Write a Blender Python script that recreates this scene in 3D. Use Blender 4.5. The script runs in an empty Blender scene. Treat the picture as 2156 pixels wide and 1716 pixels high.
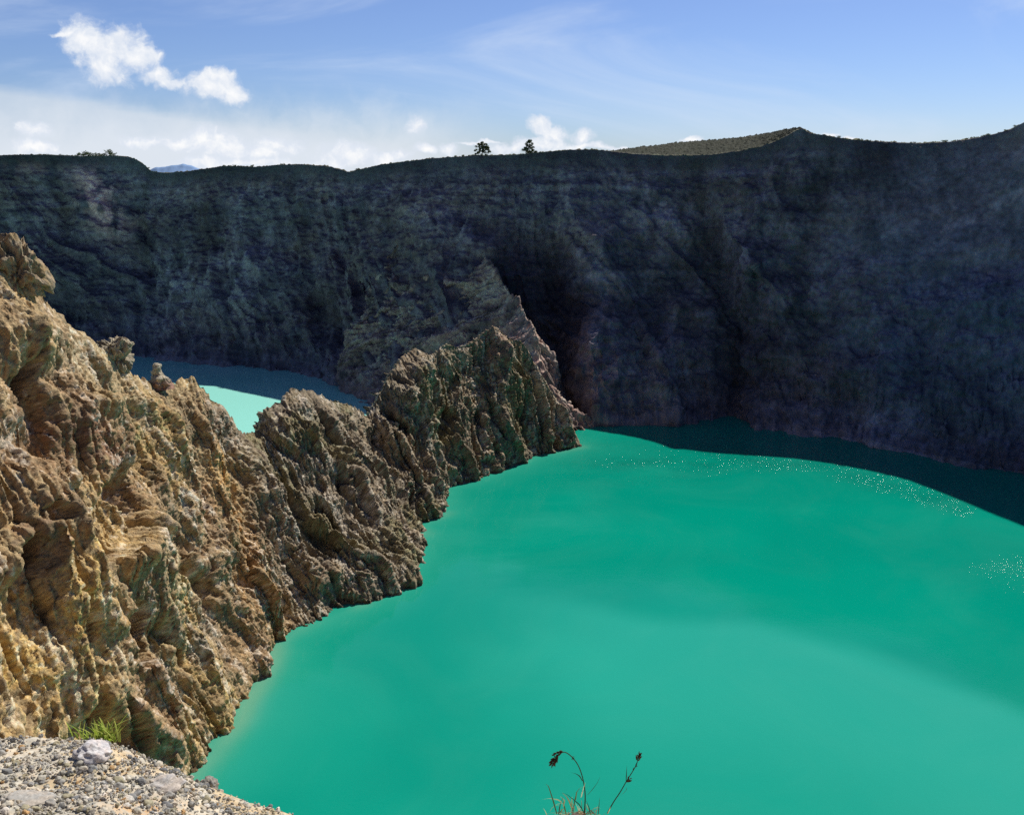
import bpy, bmesh, math, random
import numpy as np
from mathutils import Vector, Matrix, noise as mnoise

random.seed(7)
RNG = np.random.default_rng(11)
sc = bpy.context.scene
COL = sc.collection

# ----------------------------------------------------------------------------- camera model
# sight lines of the survey: photograph width 2156 units, focal 2071 units, pitched 14.2 deg down from the rim
W, H, FOC = 2156.0, 1716.0, 2071.0
PITCH = math.radians(14.2)
SP, CP = math.sin(PITCH), math.cos(PITCH)
LAKE = -130.0                                    # water level below the viewpoint (metres)
SUN_AZ, SUN_EL = math.radians(35.0), math.radians(45.5)

def sight(x, y):
    a = np.asarray(x, float) - W / 2; b = H / 2 - np.asarray(y, float)
    fy = b * SP + FOC * CP; fz = b * CP - FOC * SP
    return a, fy, fz

def pt(x, y, rng):
    """point at horizontal range rng along a sight line"""
    a, fy, fz = sight(x, y)
    n = np.hypot(a, fy)
    return np.stack([a / n * rng, fy / n * rng, fz / n * rng], -1)

def on_level(x, y, z=LAKE):
    a, fy, fz = sight(x, y)
    t = z / fz
    return np.stack([a * t, fy * t, fz * t], -1)

def proj(P):
    F = P[..., 1] * CP - P[..., 2] * SP
    B = P[..., 1] * SP + P[..., 2] * CP
    F = np.where(np.abs(F) < 1e-3, 1e-3, F)
    return W / 2 + FOC * P[..., 0] / F, H / 2 - FOC * B / F

# ----------------------------------------------------------------------------- numpy noise
_perm = np.random.default_rng(3).permutation(256).astype(np.int32)
_perm = np.concatenate([_perm, _perm, _perm])
_g = np.random.default_rng(4).normal(size=(256, 3)).astype(np.float32)
_g /= np.linalg.norm(_g, axis=1)[:, None]
_rp = np.random.default_rng(5).random((256, 3)).astype(np.float32)

def _hash(i, j, k):
    return _perm[_perm[_perm[i & 255] + (j & 255)] + (k & 255)]

def perlin(p):
    p = p.astype(np.float32)
    i = np.floor(p).astype(np.int32); f = p - i
    u = f * f * f * (f * (f * 6 - 15) + 10)
    out = np.zeros(p.shape[:-1], np.float32)
    for dx in (0, 1):
        wx = u[..., 0] if dx else 1 - u[..., 0]
        for dy in (0, 1):
            wy = u[..., 1] if dy else 1 - u[..., 1]
            for dz in (0, 1):
                wz = u[..., 2] if dz else 1 - u[..., 2]
                g = _g[_hash(i[..., 0] + dx, i[..., 1] + dy, i[..., 2] + dz)]
                d = g[..., 0] * (f[..., 0] - dx) + g[..., 1] * (f[..., 1] - dy) + g[..., 2] * (f[..., 2] - dz)
                out += wx * wy * wz * d
    return out * 1.6

def fbm(p, oct=4, gain=0.5, lac=2.03):
    s = 0; a = 1.0; q = p
    for o in range(oct):
        s = s + a * perlin(q + 17.3 * o); a *= gain; q = q * lac
    return s

def ridged(p, oct=3, gain=0.5):
    s = 0; a = 1.0; t = 0; q = p
    for o in range(oct):
        r = 1 - np.abs(perlin(q + 31.7 * o)) * 1.7
        s = s + a * r * np.abs(r); t += a; a *= gain; q = q * 2.07
    return s / t

def worley(p):
    p = p.astype(np.float32)
    i = np.floor(p).astype(np.int32); f = p - i
    f1 = np.full(p.shape[:-1], 9, np.float32); f2 = f1.copy(); cid = np.zeros(p.shape[:-1], np.int32)
    for dx in (-1, 0, 1):
        for dy in (-1, 0, 1):
            for dz in (-1, 0, 1):
                h = _hash(i[..., 0] + dx, i[..., 1] + dy, i[..., 2] + dz)
                r = _rp[h]
                d = (r[..., 0] + dx - f[..., 0]) ** 2 + (r[..., 1] + dy - f[..., 1]) ** 2 + (r[..., 2] + dz - f[..., 2]) ** 2
                n = d < f1
                f2 = np.where(n, f1, np.minimum(f2, d)); cid = np.where(n, h, cid); f1 = np.where(n, d, f1)
    return np.sqrt(f1), np.sqrt(f2), cid

_fd = np.random.default_rng(6).normal(size=(256, 3)).astype(np.float32)
_fd /= np.linalg.norm(_fd, axis=1)[:, None]

def facets(p):
    """chiselled facets: every cell is a tilted plane"""
    p = p.astype(np.float32)
    i = np.floor(p).astype(np.int32); f = p - i
    best = np.full(p.shape[:-1], 9, np.float32); out = np.zeros(p.shape[:-1], np.float32)
    for dx in (-1, 0, 1):
        for dy in (-1, 0, 1):
            for dz in (-1, 0, 1):
                h = _hash(i[..., 0] + dx, i[..., 1] + dy, i[..., 2] + dz)
                r = _rp[h]
                x, y, z = f[..., 0] - r[..., 0] - dx, f[..., 1] - r[..., 1] - dy, f[..., 2] - r[..., 2] - dz
                d = x * x + y * y + z * z
                g = _fd[h]
                val = x * g[..., 0] + y * g[..., 1] + z * g[..., 2] + (r[..., 0] - 0.5) * 0.5
                n = d < best
                out = np.where(n, val, out); best = np.where(n, d, best)
    return out

def sst(a, b, x):
    t = np.clip((x - a) / (b - a), 0, 1)
    return t * t * (3 - 2 * t)

def mixc(c, col, w):
    return c * (1 - w[..., None]) + np.asarray(col, np.float32) * w[..., None]

def blob(px, py, cx, cy, rx, ry, rot=0.0, soft=1.0):
    c, s = math.cos(rot), math.sin(rot)
    dx, dy = px - cx, py - cy
    a = (dx * c + dy * s) / rx; b = (-dx * s + dy * c) / ry
    return np.exp(-(a * a + b * b) ** soft)

def along(px, py, pts, w):
    """soft band along a polyline"""
    d = np.full(px.shape, 1e9)
    for (x0, y0), (x1, y1) in zip(pts[:-1], pts[1:]):
        dx, dy = x1 - x0, y1 - y0
        t = np.clip(((px - x0) * dx + (py - y0) * dy) / (dx * dx + dy * dy), 0, 1)
        d = np.minimum(d, (px - x0 - t * dx) ** 2 + (py - y0 - t * dy) ** 2)
    return np.exp(-d / (w * w))

def normals(P):
    n = np.cross(np.gradient(P, axis=0), np.gradient(P, axis=1))
    return n / (np.linalg.norm(n, axis=-1, keepdims=True) + 1e-9)

# ----------------------------------------------------------------------------- mesh helpers
def tag(o, label=None, cat=None, group=None, kind=None):
    if label: o['label'] = label
    if cat: o['category'] = cat
    if group: o['group'] = group
    if kind: o['kind'] = kind
    return o

def raw_mesh(name, V, F, mat=None, col=None, smooth=True):
    """V (n,3), F (m,k) all faces with k corners"""
    V = np.ascontiguousarray(V, np.float32).reshape(-1, 3); F = np.ascontiguousarray(F, np.int32)
    k = F.shape[1]
    me = bpy.data.meshes.new(name)
    me.vertices.add(len(V)); me.vertices.foreach_set('co', V.ravel())
    me.loops.add(F.size); me.loops.foreach_set('vertex_index', F.ravel())
    me.polygons.add(len(F))
    me.polygons.foreach_set('loop_start', np.arange(0, F.size, k, dtype=np.int32))
    me.polygons.foreach_set('use_smooth', np.full(len(F), smooth, bool))
    me.update(calc_edges=True)
    if col is not None:
        c = np.ones((len(V), 4), np.float32); c[:, :3] = np.clip(col.reshape(-1, 3), 0, 1)
        at = me.attributes.new('Col', 'FLOAT_COLOR', 'POINT'); at.data.foreach_set('color', c.ravel())
    if mat: me.materials.append(mat)
    return me

def link(name, me, parent=None):
    o = bpy.data.objects.new(name, me); COL.objects.link(o)
    if parent: o.parent = parent
    return o

def grid_faces(nu, nv, flip=False):
    i = np.arange(nu * nv).reshape(nu, nv)
    f = np.stack([i[:-1, :-1], i[1:, :-1], i[1:, 1:], i[:-1, 1:]], -1).reshape(-1, 4)
    return f[:, ::-1] if flip else f

def empty(name, loc=(0, 0, 0), rz=0.0):
    o = bpy.data.objects.new(name, None); COL.objects.link(o)
    o.empty_display_size = 0.1; o.location = loc; o.rotation_euler = (0, 0, rz)
    return o

def blur2(a, nu, nv):
    ku = np.hanning(nu + 2)[1:-1]; ku /= ku.sum(); kv = np.hanning(nv + 2)[1:-1]; kv /= kv.sum()
    p = np.pad(a, ((nu // 2, nu // 2), (nv // 2, nv // 2)), mode='edge')
    q = sum(ku[i] * p[i:i + a.shape[0]] for i in range(nu))
    return sum(kv[i] * q[:, i:i + a.shape[1]] for i in range(nv))

def knots(L):
    L = np.array(L, float)
    return L[:, 0], L[:, 1:]

def smooth1(a, n):
    k = np.hanning(n + 2)[1:-1]; k /= k.sum()
    return np.convolve(np.pad(a, n // 2, mode='edge'), k, 'valid')[:len(a)]

# ----------------------------------------------------------------------------- node helpers
def new_mat(name):
    m = bpy.data.materials.new(name); m.use_nodes = True
    nt = m.node_tree
    return m, nt, nt.nodes['Principled BSDF']

class NB:
    """small node-expression builder"""
    def __init__(s, nt): s.nt = nt
    def n(s, t, **kw):
        x = s.nt.nodes.new(t)
        for k, v in kw.items(): setattr(x, k, v)
        return x
    def put(s, sock, v):
        if v is None: return
        if hasattr(v, 'is_output') or isinstance(v, bpy.types.NodeSocket): s.nt.links.new(v, sock)
        else: sock.default_value = v
    def m(s, op, a, b=None, c=None, clamp=False):
        x = s.n('ShaderNodeMath', operation=op); x.use_clamp = clamp
        for i, v in enumerate((a, b, c)): s.put(x.inputs[i], v)
        return x.outputs[0]
    def v(s, op, a, b=None, out=0):
        x = s.n('ShaderNodeVectorMath', operation=op)
        s.put(x.inputs[0], a); s.put(x.inputs[1], b)
        return x.outputs[out]
    def scale(s, a, f):
        x = s.n('ShaderNodeVectorMath', operation='SCALE'); s.put(x.inputs[0], a); s.put(x.inputs['Scale'], f)
        return x.outputs[0]
    def noise(s, vec, scale, detail=4, rough=0.5, dist=0.0, out='Fac'):
        x = s.n('ShaderNodeTexNoise'); s.put(x.inputs['Vector'], vec)
        x.inputs['Scale'].default_value = scale; x.inputs['Detail'].default_value = detail
        x.inputs['Roughness'].default_value = rough; x.inputs['Distortion'].default_value = dist
        return x.outputs[out]
    def ss(s, a, b, x):
        r = s.n('ShaderNodeMapRange', interpolation_type='SMOOTHSTEP')
        s.put(r.inputs['Value'], x); s.put(r.inputs['From Min'], a); s.put(r.inputs['From Max'], b)
        return r.outputs[0]
    def mix(s, f, a, b, blend='MIX'):
        x = s.n('ShaderNodeMix', data_type='RGBA', blend_type=blend)
        s.put(x.inputs[0], f)
        for i, v in ((6, a), (7, b)):
            if isinstance(v, tuple) and len(v) == 3: v = v + (1,)
            s.put(x.inputs[i], v)
        return x.outputs[2]

def rock_material(name, fine, bump_d, var=0.55, rough=0.92, spec=0.15):
    m, nt, bs = new_mat(name); b = NB(nt)
    pos = b.n('ShaderNodeTexCoord').outputs['Object']
    col = b.n('ShaderNodeVertexColor', layer_name='Col').outputs['Color']
    n1 = b.noise(pos, 1.0 / fine, 6, 0.65)
    n2 = b.noise(pos, 1.0 / (fine * 5.0), 4, 0.55)
    f = b.m('ADD', b.m('MULTIPLY', n1, 1.1 * var), b.m('ADD', b.m('MULTIPLY', n2, 0.9 * var), 1.0 - var))
    c = b.mix(1.0, col, f, 'MULTIPLY')
    # warm / cool drift of the stone
    w = b.ss(0.42, 0.62, b.noise(pos, 1.0 / (fine * 2.3), 3, 0.6))
    c = b.mix(b.m('MULTIPLY', w, 0.25), c, b.mix(1.0, c, (1.25, 0.92, 0.62), 'MULTIPLY'))
    b.put(bs.inputs['Base Color'], c)
    bs.inputs['Roughness'].default_value = rough
    bs.inputs['Specular IOR Level'].default_value = spec
    vo = b.n('ShaderNodeTexVoronoi', feature='F1'); b.put(vo.inputs['Vector'], pos); vo.inputs['Scale'].default_value = 0.8 / fine
    hgt = b.m('ADD', n1, b.m('MULTIPLY', vo.outputs['Distance'], 0.25))
    bp = b.n('ShaderNodeBump'); bp.inputs['Distance'].default_value = bump_d; bp.inputs['Strength'].default_value = 0.9
    b.put(bp.inputs['Height'], hgt); b.put(bs.inputs['Normal'], bp.outputs[0])
    return m

def attr_material(name, rough=0.85, spec=0.2, trans=0.0, jitter=0.25, scale=30.0):
    m, nt, bs = new_mat(name); b = NB(nt)
    col = b.n('ShaderNodeVertexColor', layer_name='Col').outputs['Color']
    pos = b.n('ShaderNodeTexCoord').outputs['Object']
    f = b.m('ADD', b.m('MULTIPLY', b.noise(pos, scale, 5, 0.6), 2 * jitter), 1 - jitter)
    b.put(bs.inputs['Base Color'], b.mix(1.0, col, f, 'MULTIPLY'))
    bs.inputs['Roughness'].default_value = rough; bs.inputs['Specular IOR Level'].default_value = spec
    if trans:
        tr = b.n('ShaderNodeBsdfTranslucent'); b.put(tr.inputs['Color'], b.mix(1.0, col, (1.2, 1.2, 0.8), 'MULTIPLY'))
        mx = b.n('ShaderNodeMixShader'); mx.inputs[0].default_value = trans
        nt.links.new(bs.outputs[0], mx.inputs[1]); nt.links.new(tr.outputs[0], mx.inputs[2])
        nt.links.new(mx.outputs[0], nt.nodes['Material Output'].inputs['Surface'])
    return m

M_CLIFF = rock_material('ochre_cliff_rock', 0.45, 0.34, var=0.62)
M_WALL = rock_material('dark_crater_rock', 1.6, 0.5, var=0.42)
M_STONE = rock_material('loose_stone', 0.02, 0.004, var=0.35)
M_LEAF = attr_material('leaf', trans=0.35)
M_STRAW = attr_material('dry_straw', trans=0.2)
M_BARK = attr_material('bark')

# ----------------------------------------------------------------------------- far crater wall
RIM = [(-700, 330), (-300, 332), (0, 328), (60, 326), (150, 328), (165, 330), (235, 328), (272, 331), (290, 338), (305, 348), (318, 361),
       (345, 365), (400, 361), (440, 355), (470, 350), (500, 351), (540, 352), (590, 348), (640, 347), (690, 351), (715, 357), (735, 363),
       (760, 357), (800, 348), (850, 341), (900, 335), (960, 331), (1000, 328), (1060, 327), (1100, 325), (1150, 320), (1200, 316),
       (1250, 315), (1285, 319), (1330, 324), (1400, 328), (1450, 328), (1500, 326), (1550, 320), (1600, 310), (1640, 296), (1662, 284),
       (1678, 274), (1690, 272), (1705, 281), (1740, 286), (1780, 293), (1840, 298), (1900, 301), (1950, 302), (2000, 299), (2050, 292),
       (2100, 281), (2130, 272), (2156, 258), (2300, 215), (2600, 150), (3100, 60)]
RIM_R = [(-700, 850), (-300, 815), (0, 805), (250, 792), (330, 765), (500, 722), (785, 660), (1000, 612), (1120, 600), (1250, 594), (1400, 592), (1685, 575),
         (1760, 568), (1900, 570), (2156, 562), (2400, 536), (3100, 500)]
SHORE = [(-700, 742), (0, 742), (258, 750), (400, 763), (480, 772), (560, 779), (640, 790), (700, 802), (780, 835), (900, 868), (1000, 880), (1220, 889),
         (1330, 894), (1440, 890), (1520, 896), (1580, 905), (1650, 912), (1750, 922), (1850, 940), (1950, 964), (2050, 984), (2156, 1000),
         (2400, 1062), (3100, 1330)]

def build_far_wall():
    nu, nv = 1500, 400
    xs = np.linspace(-600, 2950, nu)
    kx, ky = knots(RIM); rim_y = np.interp(xs, kx, ky[:, 0])
    kr, kv = knots(RIM_R); rim_r = smooth1(np.interp(xs, kr, kv[:, 0]), 61)
    ks, kv = knots(SHORE); sh_y = smooth1(np.interp(xs, ks, kv[:, 0]), 15)
    R = pt(xs, rim_y, rim_r); B = on_level(xs, sh_y)
    t = np.concatenate([np.linspace(-0.12, 0, 14)[:-1], np.linspace(0, 1, 330), np.linspace(1, 2, nv - 343 + 1)[1:]])
    nv = len(t)
    right = sst(1640, 1900, xs)
    tt = np.clip(t, 0, 1)[None, :]
    expo = 1.0 + 0.12 * right[:, None] - 0.26 * (1 - right[:, None])
    h = np.where(t[None, :] < 0, t[None, :] * 0.6, tt ** expo)
    P = B[:, None, :] * (1 - h[..., None]) + R[:, None, :] * h[..., None]
    zz = np.where(t[None, :] < 0, t[None, :] * 110, 0)
    P[..., 2] = LAKE + (R[:, None, 2] - LAKE) * tt + zz
    # plateau and outer slope behind the rim
    out = np.clip(t - 1, 0, 1)[None, :]
    d = R[:, :2] / np.linalg.norm(R[:, :2], axis=1)[:, None]
    run = 420 * out ** 2.2
    P[..., :2] += d[:, None, :] * run[..., None]
    P[..., 2] -= 0.02 * run + 0.0011 * run ** 2
    px, py = proj(P)
    face = (t[None, :] <= 1) * np.ones((nu, 1))
    seg = np.linalg.norm(np.diff((R + B) / 2, axis=0), axis=1); s = np.concatenate([[0], np.cumsum(seg)])
    S = s[:, None] * np.ones((1, nv)); Hh = (tt * 150) * np.ones((nu, 1))
    N = normals(P); sgn = np.sign((N * -P).sum(-1).mean()); N *= sgn
    taper = sst(-0.1, 0.12, t) * 0.55 + 0.45
    taper = (taper * (0.10 + 0.90 * (1 - sst(0.72, 1.0, t))))[None, :] * np.where(t > 1, 0.0, 1.0)[None, :]
    warp = fbm(np.stack([S / 60, Hh / 60, 0 * S + 3.1], -1), 3) * 12
    skew = ((0.30 * (1 - 2 * right))[:, None] + 0.75 * fbm(np.stack([S / 170, Hh / 300, 0 * S + 40], -1), 2)) * Hh                   # gullies lean with the slope
    g1 = ridged(np.stack([(S + warp + skew) / 62, Hh / 260, 0 * S + 1.7], -1), 3)
    g2 = ridged(np.stack([(S + warp * 0.7 + skew) / 21, Hh / 110, 0 * S + 5.2], -1), 3)
    g3 = ridged(np.stack([(S + warp * 0.5) / 7.5, Hh / 32, 0 * S + 9.2], -1), 2)
    low = 1 - sst(0.1, 0.4, tt)
    sm = 1 - 0.97 * right[:, None] * sst(0.45, 0.7, tt)
    D1 = (g1 - 0.45) * 17 * (1 - 0.72 * right[:, None]) + (g2 - 0.45) * 4.0 * sm + (g3 - 0.45) * (0.5 + 2.0 * low) * sm + fbm(np.stack([S / 55, Hh / 40, 0 * S + 51], -1), 3) * 6.0 * sm
    m0 = fbm(np.stack([S / 24, Hh / 24, 0 * S + 60], -1), 3)
    # buttress nose below the middle rim and the ochre scar on the far left, the big gully on the right
    D1 += 2 * blob(px, py, 1330, 450, 90, 80) - 5 * blob(px, py, 1090, 600, 50, 90) - 10 * blob(px, py, 1455, 430, 45, 190, -0.35)
    D1 += 0
    D1 += 8 * blob(px, py, 190, 430, 45, 80, -0.5) - 9 * blob(px, py, 275, 430, 18, 75) - 4 * blob(px, py, 130, 420, 18, 70)
    wx, wy = px + 16 * m0, py + 10 * m0
    RIDGES = [([(1285, 335), (1375, 415), (1440, 492)], 22, 3.0), ([(1690, 285), (1640, 380), (1585, 470), (1560, 620)], 24, 5.0), ([(520, 420), (500, 560), (560, 720)], 40, 7.0),
              ([(300, 470), (380, 600), (360, 730)], 34, 5.0), ([(170, 360), (240, 470)], 20, 5.0), ([(840, 400), (930, 470), (1010, 520)], 36, 6.0), ([(680, 560), (760, 660)], 30, 4.0),
              ([(1240, 560), (1290, 700), (1270, 880)], 40, 7.0), ([(1420, 640), (1400, 870)], 36, 5.0), ([(1880, 700), (1860, 930)], 40, 4.0)]
    GULLIES = [([(1470, 360), (1490, 500), (1540, 680), (1530, 880)], 30, 7.0), ([(1752, 300), (1738, 400), (1700, 520), (1650, 700)], 20, 2.5), ([(318, 372), (292, 440), (300, 560)], 14, 5.0),
               ([(1030, 480), (1150, 510), (1180, 640), (1200, 850)], 44, 8.0), ([(620, 400), (640, 560), (690, 700)], 26, 5.0), ([(120, 380), (140, 480)], 14, 4.0), ([(430, 450), (450, 520)], 26, 4.0)]
    rl = sum(along(wx, wy, p, w) for p, w, a in RIDGES); gl = sum(along(wx, wy, p, w) for p, w, a in GULLIES)
    for p, w, a in RIDGES: D1 += a * along(wx, wy, p, w)
    for p, w, a in GULLIES: D1 -= a * along(wx, wy, p, w)
    D1 = D1 * (1 - 0.45 * sst(0.4, 0.75, tt))
    Q = P + N * (D1 * taper)[..., None]
    N2 = normals(Q) * sgn
    m1 = fbm(Q / 17.0, 4, 0.55)
    f1, f2, cid = worley(Q / np.array([9.0, 9.0, 6.0]) + 0.25 * m1[..., None])
    led = ridged(np.stack([S / 90, Q[..., 2] / 7.5 + 0.4 * m1, 0 * S + 12], -1), 3)
    d2 = m1 * 2.0 + (np.minimum(f2 - f1, 0.5) - 0.2) * 1.6 + (led - 0.45) * 1.1 * (1 - right[:, None])
    d3 = fbm(Q / 3.6, 4, 0.6) * 0.8
    tp2 = (0.10 + 0.90 * (1 - sst(0.86, 1.0, t)))[None, :] * np.where(t > 1.0, 0.25, 1.0)[None, :]
    bush = np.clip(fbm(Q / 2.1 + 9, 2) - 0.12, 0, 1) * 2.2 * (sst(0.8, 1.0, t) * np.where(t > 1.02, 1, 0.55))[None, :]
    Q = Q + N2 * ((d2 * (-0.15 + 1.15 * sm) + d3 * (0.30 + 0.70 * sm)) * tp2)[..., None]
    Q[..., 2] += bush * 0.55
    # albedo
    n_a = fbm(Q / np.array([45, 45, 26.0]) + 4, 4); n_b = fbm(Q / np.array([9, 9, 22.0]) + 8, 4); n_c = fbm(Q / 3.0 + 2, 3)
    strat = fbm(np.stack([S / 130, Q[..., 2] / 5.5, 0 * S], -1), 3)
    rr3 = right[:, None, None]
    c = np.zeros(Q.shape, np.float32) + np.array([0.198, 0.185, 0.192], np.float32) * (1 - rr3) + np.array([0.196, 0.180, 0.205], np.float32) * rr3
    c = mixc(c, (0.150, 0.155, 0.155), 0.8 * sst(-0.05, 0.5, n_a))
    c = mixc(c, (0.215, 0.185, 0.165), 0.7 * sst(0.0, 0.5, -n_a + 0.3 * n_b))
    c = mixc(c, (0.29, 0.29, 0.30), 0.40 * sst(0.15, 0.55, n_b + 0.3 * strat) * (1 - 0.6 * rr3[..., 0]))
    c = mixc(c, (0.09, 0.095, 0.115), 0.45 * sst(0.1, 0.5, -n_b))
    c = c * (1 + 0.30 * strat * (1 - 0.75 * right[:, None]))[..., None]
    gr = sst(-0.3, 0.3, n_b)
    c = mixc(c, (0.78, 0.50, 0.40), 0.85 * np.clip(blob(px, py, 208, 425, 36, 72, -0.5) + 0.6 * blob(px, py, 60, 350, 50, 14), 0, 1) * sst(-0.5, 0.2, n_b))
    c = mixc(c, (0.30, 0.30, 0.29), 0.75 * (blob(px, py, 450, 610, 170, 70, 0.25) + 0.6 * blob(px, py, 330, 560, 90, 40)) * sst(-0.1, 0.4, n_b))
    c = mixc(c, (0.25, 0.215, 0.185), 0.7 * (blob(px, py, 830, 520, 170, 90) + blob(px, py, 560, 700, 150, 60)) * gr)
    c = mixc(c, (0.33, 0.31, 0.26), 0.8 * blob(px, py, 1270, 480, 150, 36) * sst(-0.2, 0.3, n_b))
    c = mixc(c, (0.30, 0.29, 0.31), 0.6 * blob(px, py, 1370, 440, 40, 70, -0.6) * gr)
    c = mixc(c, (0.23, 0.235, 0.22), 0.6 * (0.25 * blob(px, py, 1240, 720, 70, 70) + blob(px, py, 1290, 850, 60, 60) + 0.7 * blob(px, py, 1390, 820, 80, 90)) * gr)
    c = mixc(c, (0.28, 0.27, 0.29), 0.6 * (blob(px, py, 1530, 540, 35, 60) + blob(px, py, 1460, 450, 26, 36)) * gr)
    c = mixc(c, (0.30, 0.285, 0.29), 0.5 * (blob(px, py, 1880, 880, 160, 50) + blob(px, py, 1700, 590, 90, 26, -0.6) + blob(px, py, 2000, 500, 110, 22, -0.6)) * sst(-0.1, 0.4, n_b))
    c = mixc(c, (0.36, 0.34, 0.32), 0.5 * (np.abs(t) < 0.012)[None, :] * np.ones((nu, 1)))      # pale band along the waterline
    veg = sst(0.90, 0.99, tt) * (0.55 + 0.45 * sst(-0.2, 0.2, n_c)) * (1 - 0.35 * right[:, None])
    c = mixc(c, (0.10, 0.115, 0.10), veg * np.ones((nu, 1)))
    c = mixc(c, (0.10, 0.115, 0.065), (t[None, :] > 1) * np.ones((nu, 1)) * 0.9)
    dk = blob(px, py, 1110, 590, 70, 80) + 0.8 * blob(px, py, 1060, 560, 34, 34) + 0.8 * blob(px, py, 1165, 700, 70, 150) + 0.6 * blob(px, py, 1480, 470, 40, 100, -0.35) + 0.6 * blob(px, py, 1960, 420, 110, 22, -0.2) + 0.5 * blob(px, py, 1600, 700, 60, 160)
    c *= ((1 - 0.46 * np.clip(dk, 0, 1)) * (1 + 0.34 * np.clip(rl, 0, 1) * sst(-0.4, 0.3, n_b)) * (1 - 0.34 * np.clip(gl, 0, 1)))[..., None]  # shade of recesses and gullies, light on ridges painted into the colour
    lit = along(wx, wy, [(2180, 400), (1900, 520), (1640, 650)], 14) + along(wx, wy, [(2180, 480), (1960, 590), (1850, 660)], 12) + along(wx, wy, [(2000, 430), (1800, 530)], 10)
    c = mixc(c, (0.34, 0.32, 0.33), 0.45 * np.clip(lit, 0, 1) * sst(-0.3, 0.3, n_b))  # pale streaks imitate light along the diagonal ledges
    hz = along(wx, wy, [(380, 640), (560, 660)], 5) + along(wx, wy, [(330, 590), (470, 600)], 4) + along(wx, wy, [(540, 690), (640, 715)], 6) + along(wx, wy, [(700, 470), (1000, 480)], 5) + along(wx, wy, [(760, 520), (980, 530)], 5)
    c = mixc(c, (0.34, 0.335, 0.33), 0.5 * np.clip(hz, 0, 1) * sst(-0.2, 0.3, n_b + n_c))
    n_d = fbm(Q / np.array([80, 80, 60.0]) + 14, 3)
    c *= ((1 + 0.40 * n_d) * (1 + 0.38 * n_c))[..., None]
    c = np.clip(c, 0.03, 1) * (np.array([1.10, 1.03, 1.18]) + rr3 * (np.array([-0.14, 0.06, 0.22]) + np.array([0.22, 0.06, -0.22]) * sst(0.45, 0.8, tt)[..., None])) * (1 - 0.6 * blob(px, py, 1840, 345, 60, 55))[..., None] * (1 + rr3 * (0.75 * sst(0.35, 0.85, tt) * (1 + 0.8 * fbm(np.stack([(S + skew * 2.2) / 26, Hh / 150, 0 * S + 21], -1), 3)))[..., None])  # bluish haze tint put into the colour; dark blob mutes a sunlit patch
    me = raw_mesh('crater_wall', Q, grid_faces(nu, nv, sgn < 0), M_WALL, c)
    o = link('crater_wall', me)
    return tag(o, 'tall dark shaded crater wall rising from the far shores of both lakes', None, None, 'structure'), (xs, R)

far_wall, (RX, RP) = build_far_wall()

def rim_point(x, back=0.0, dz=0.0):
    i = np.interp(x, RX, np.arange(len(RX))); a = int(i); f = i - a
    p = RP[a] * (1 - f) + RP[min(a + 1, len(RP) - 1)] * f
    d = p[:2] / np.linalg.norm(p[:2])
    return Vector((p[0] + d[0] * back, p[1] + d[1] * back, p[2] + dz))

# sunlit hill rising behind the rim
def build_hill():
    crest = [(1180, 335), (1240, 326), (1292, 319), (1350, 311), (1430, 301), (1500, 296), (1560, 290), (1610, 283), (1650, 274), (1676, 270.5),
             (1690, 271.5), (1700, 277), (1715, 286), (1760, 300)]
    nu, nv = 520, 150
    xs = np.linspace(1200, 1745, nu)
    kx, ky = knots(crest); cy = np.interp(xs, kx, ky[:, 0])
    rr = np.interp(xs, RX, np.linalg.norm(RP[:, :2], axis=1)); ry = np.interp(xs, *[np.array(q) for q in zip(*RIM)])
    A = pt(xs, ry + 5, rr + 4)
    gap = np.interp(xs, [1200, 1300, 1450, 1600, 1680, 1745], [90, 110, 120, 95, 25, 20])
    C = pt(xs, cy, rr + gap)
    v = np.linspace(0, 1.6, nv)
    h = np.clip(v, 0, 1)[None, :, None]
    P = A[:, None] * (1 - h) + C[:, None] * h
    ext = np.clip(v - 1, 0, 1)[None, :]
    d = C[:, :2] / np.linalg.norm(C[:, :2], axis=1)[:, None]
    P[..., :2] += d[:, None] * (ext * 200)[..., None]; P[..., 2] -= 60 * ext ** 1.5 * 2
    b = np.clip(fbm(P / 2.2 + 3, 3) + 0.05, -0.1, 1) * 1.5
    P[..., 2] += b * np.where(v < 1.0, 0.8, 0.8)[None, :] * sst(0, 0.05, v)[None, :]
    n = fbm(P / 3.0, 3); n2 = fbm(P / 20.0 + 5, 3)
    c = np.zeros(P.shape, np.float32) + np.array([0.040, 0.046, 0.032], np.float32)
    c = mixc(c, (0.055, 0.055, 0.045), 0.8 * sst(-0.1, 0.5, n2)); c = mixc(c, (0.036, 0.046, 0.030), 0.8 * sst(0.0, 0.5, n + 0.6 * n2))
    o = link('hill', raw_mesh('hill', P, grid_faces(nu, nv), M_WALL, c))
    tag(o, 'low sunlit scrubby hill rising behind the crater rim', None, None, 'structure')
build_hill()

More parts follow.
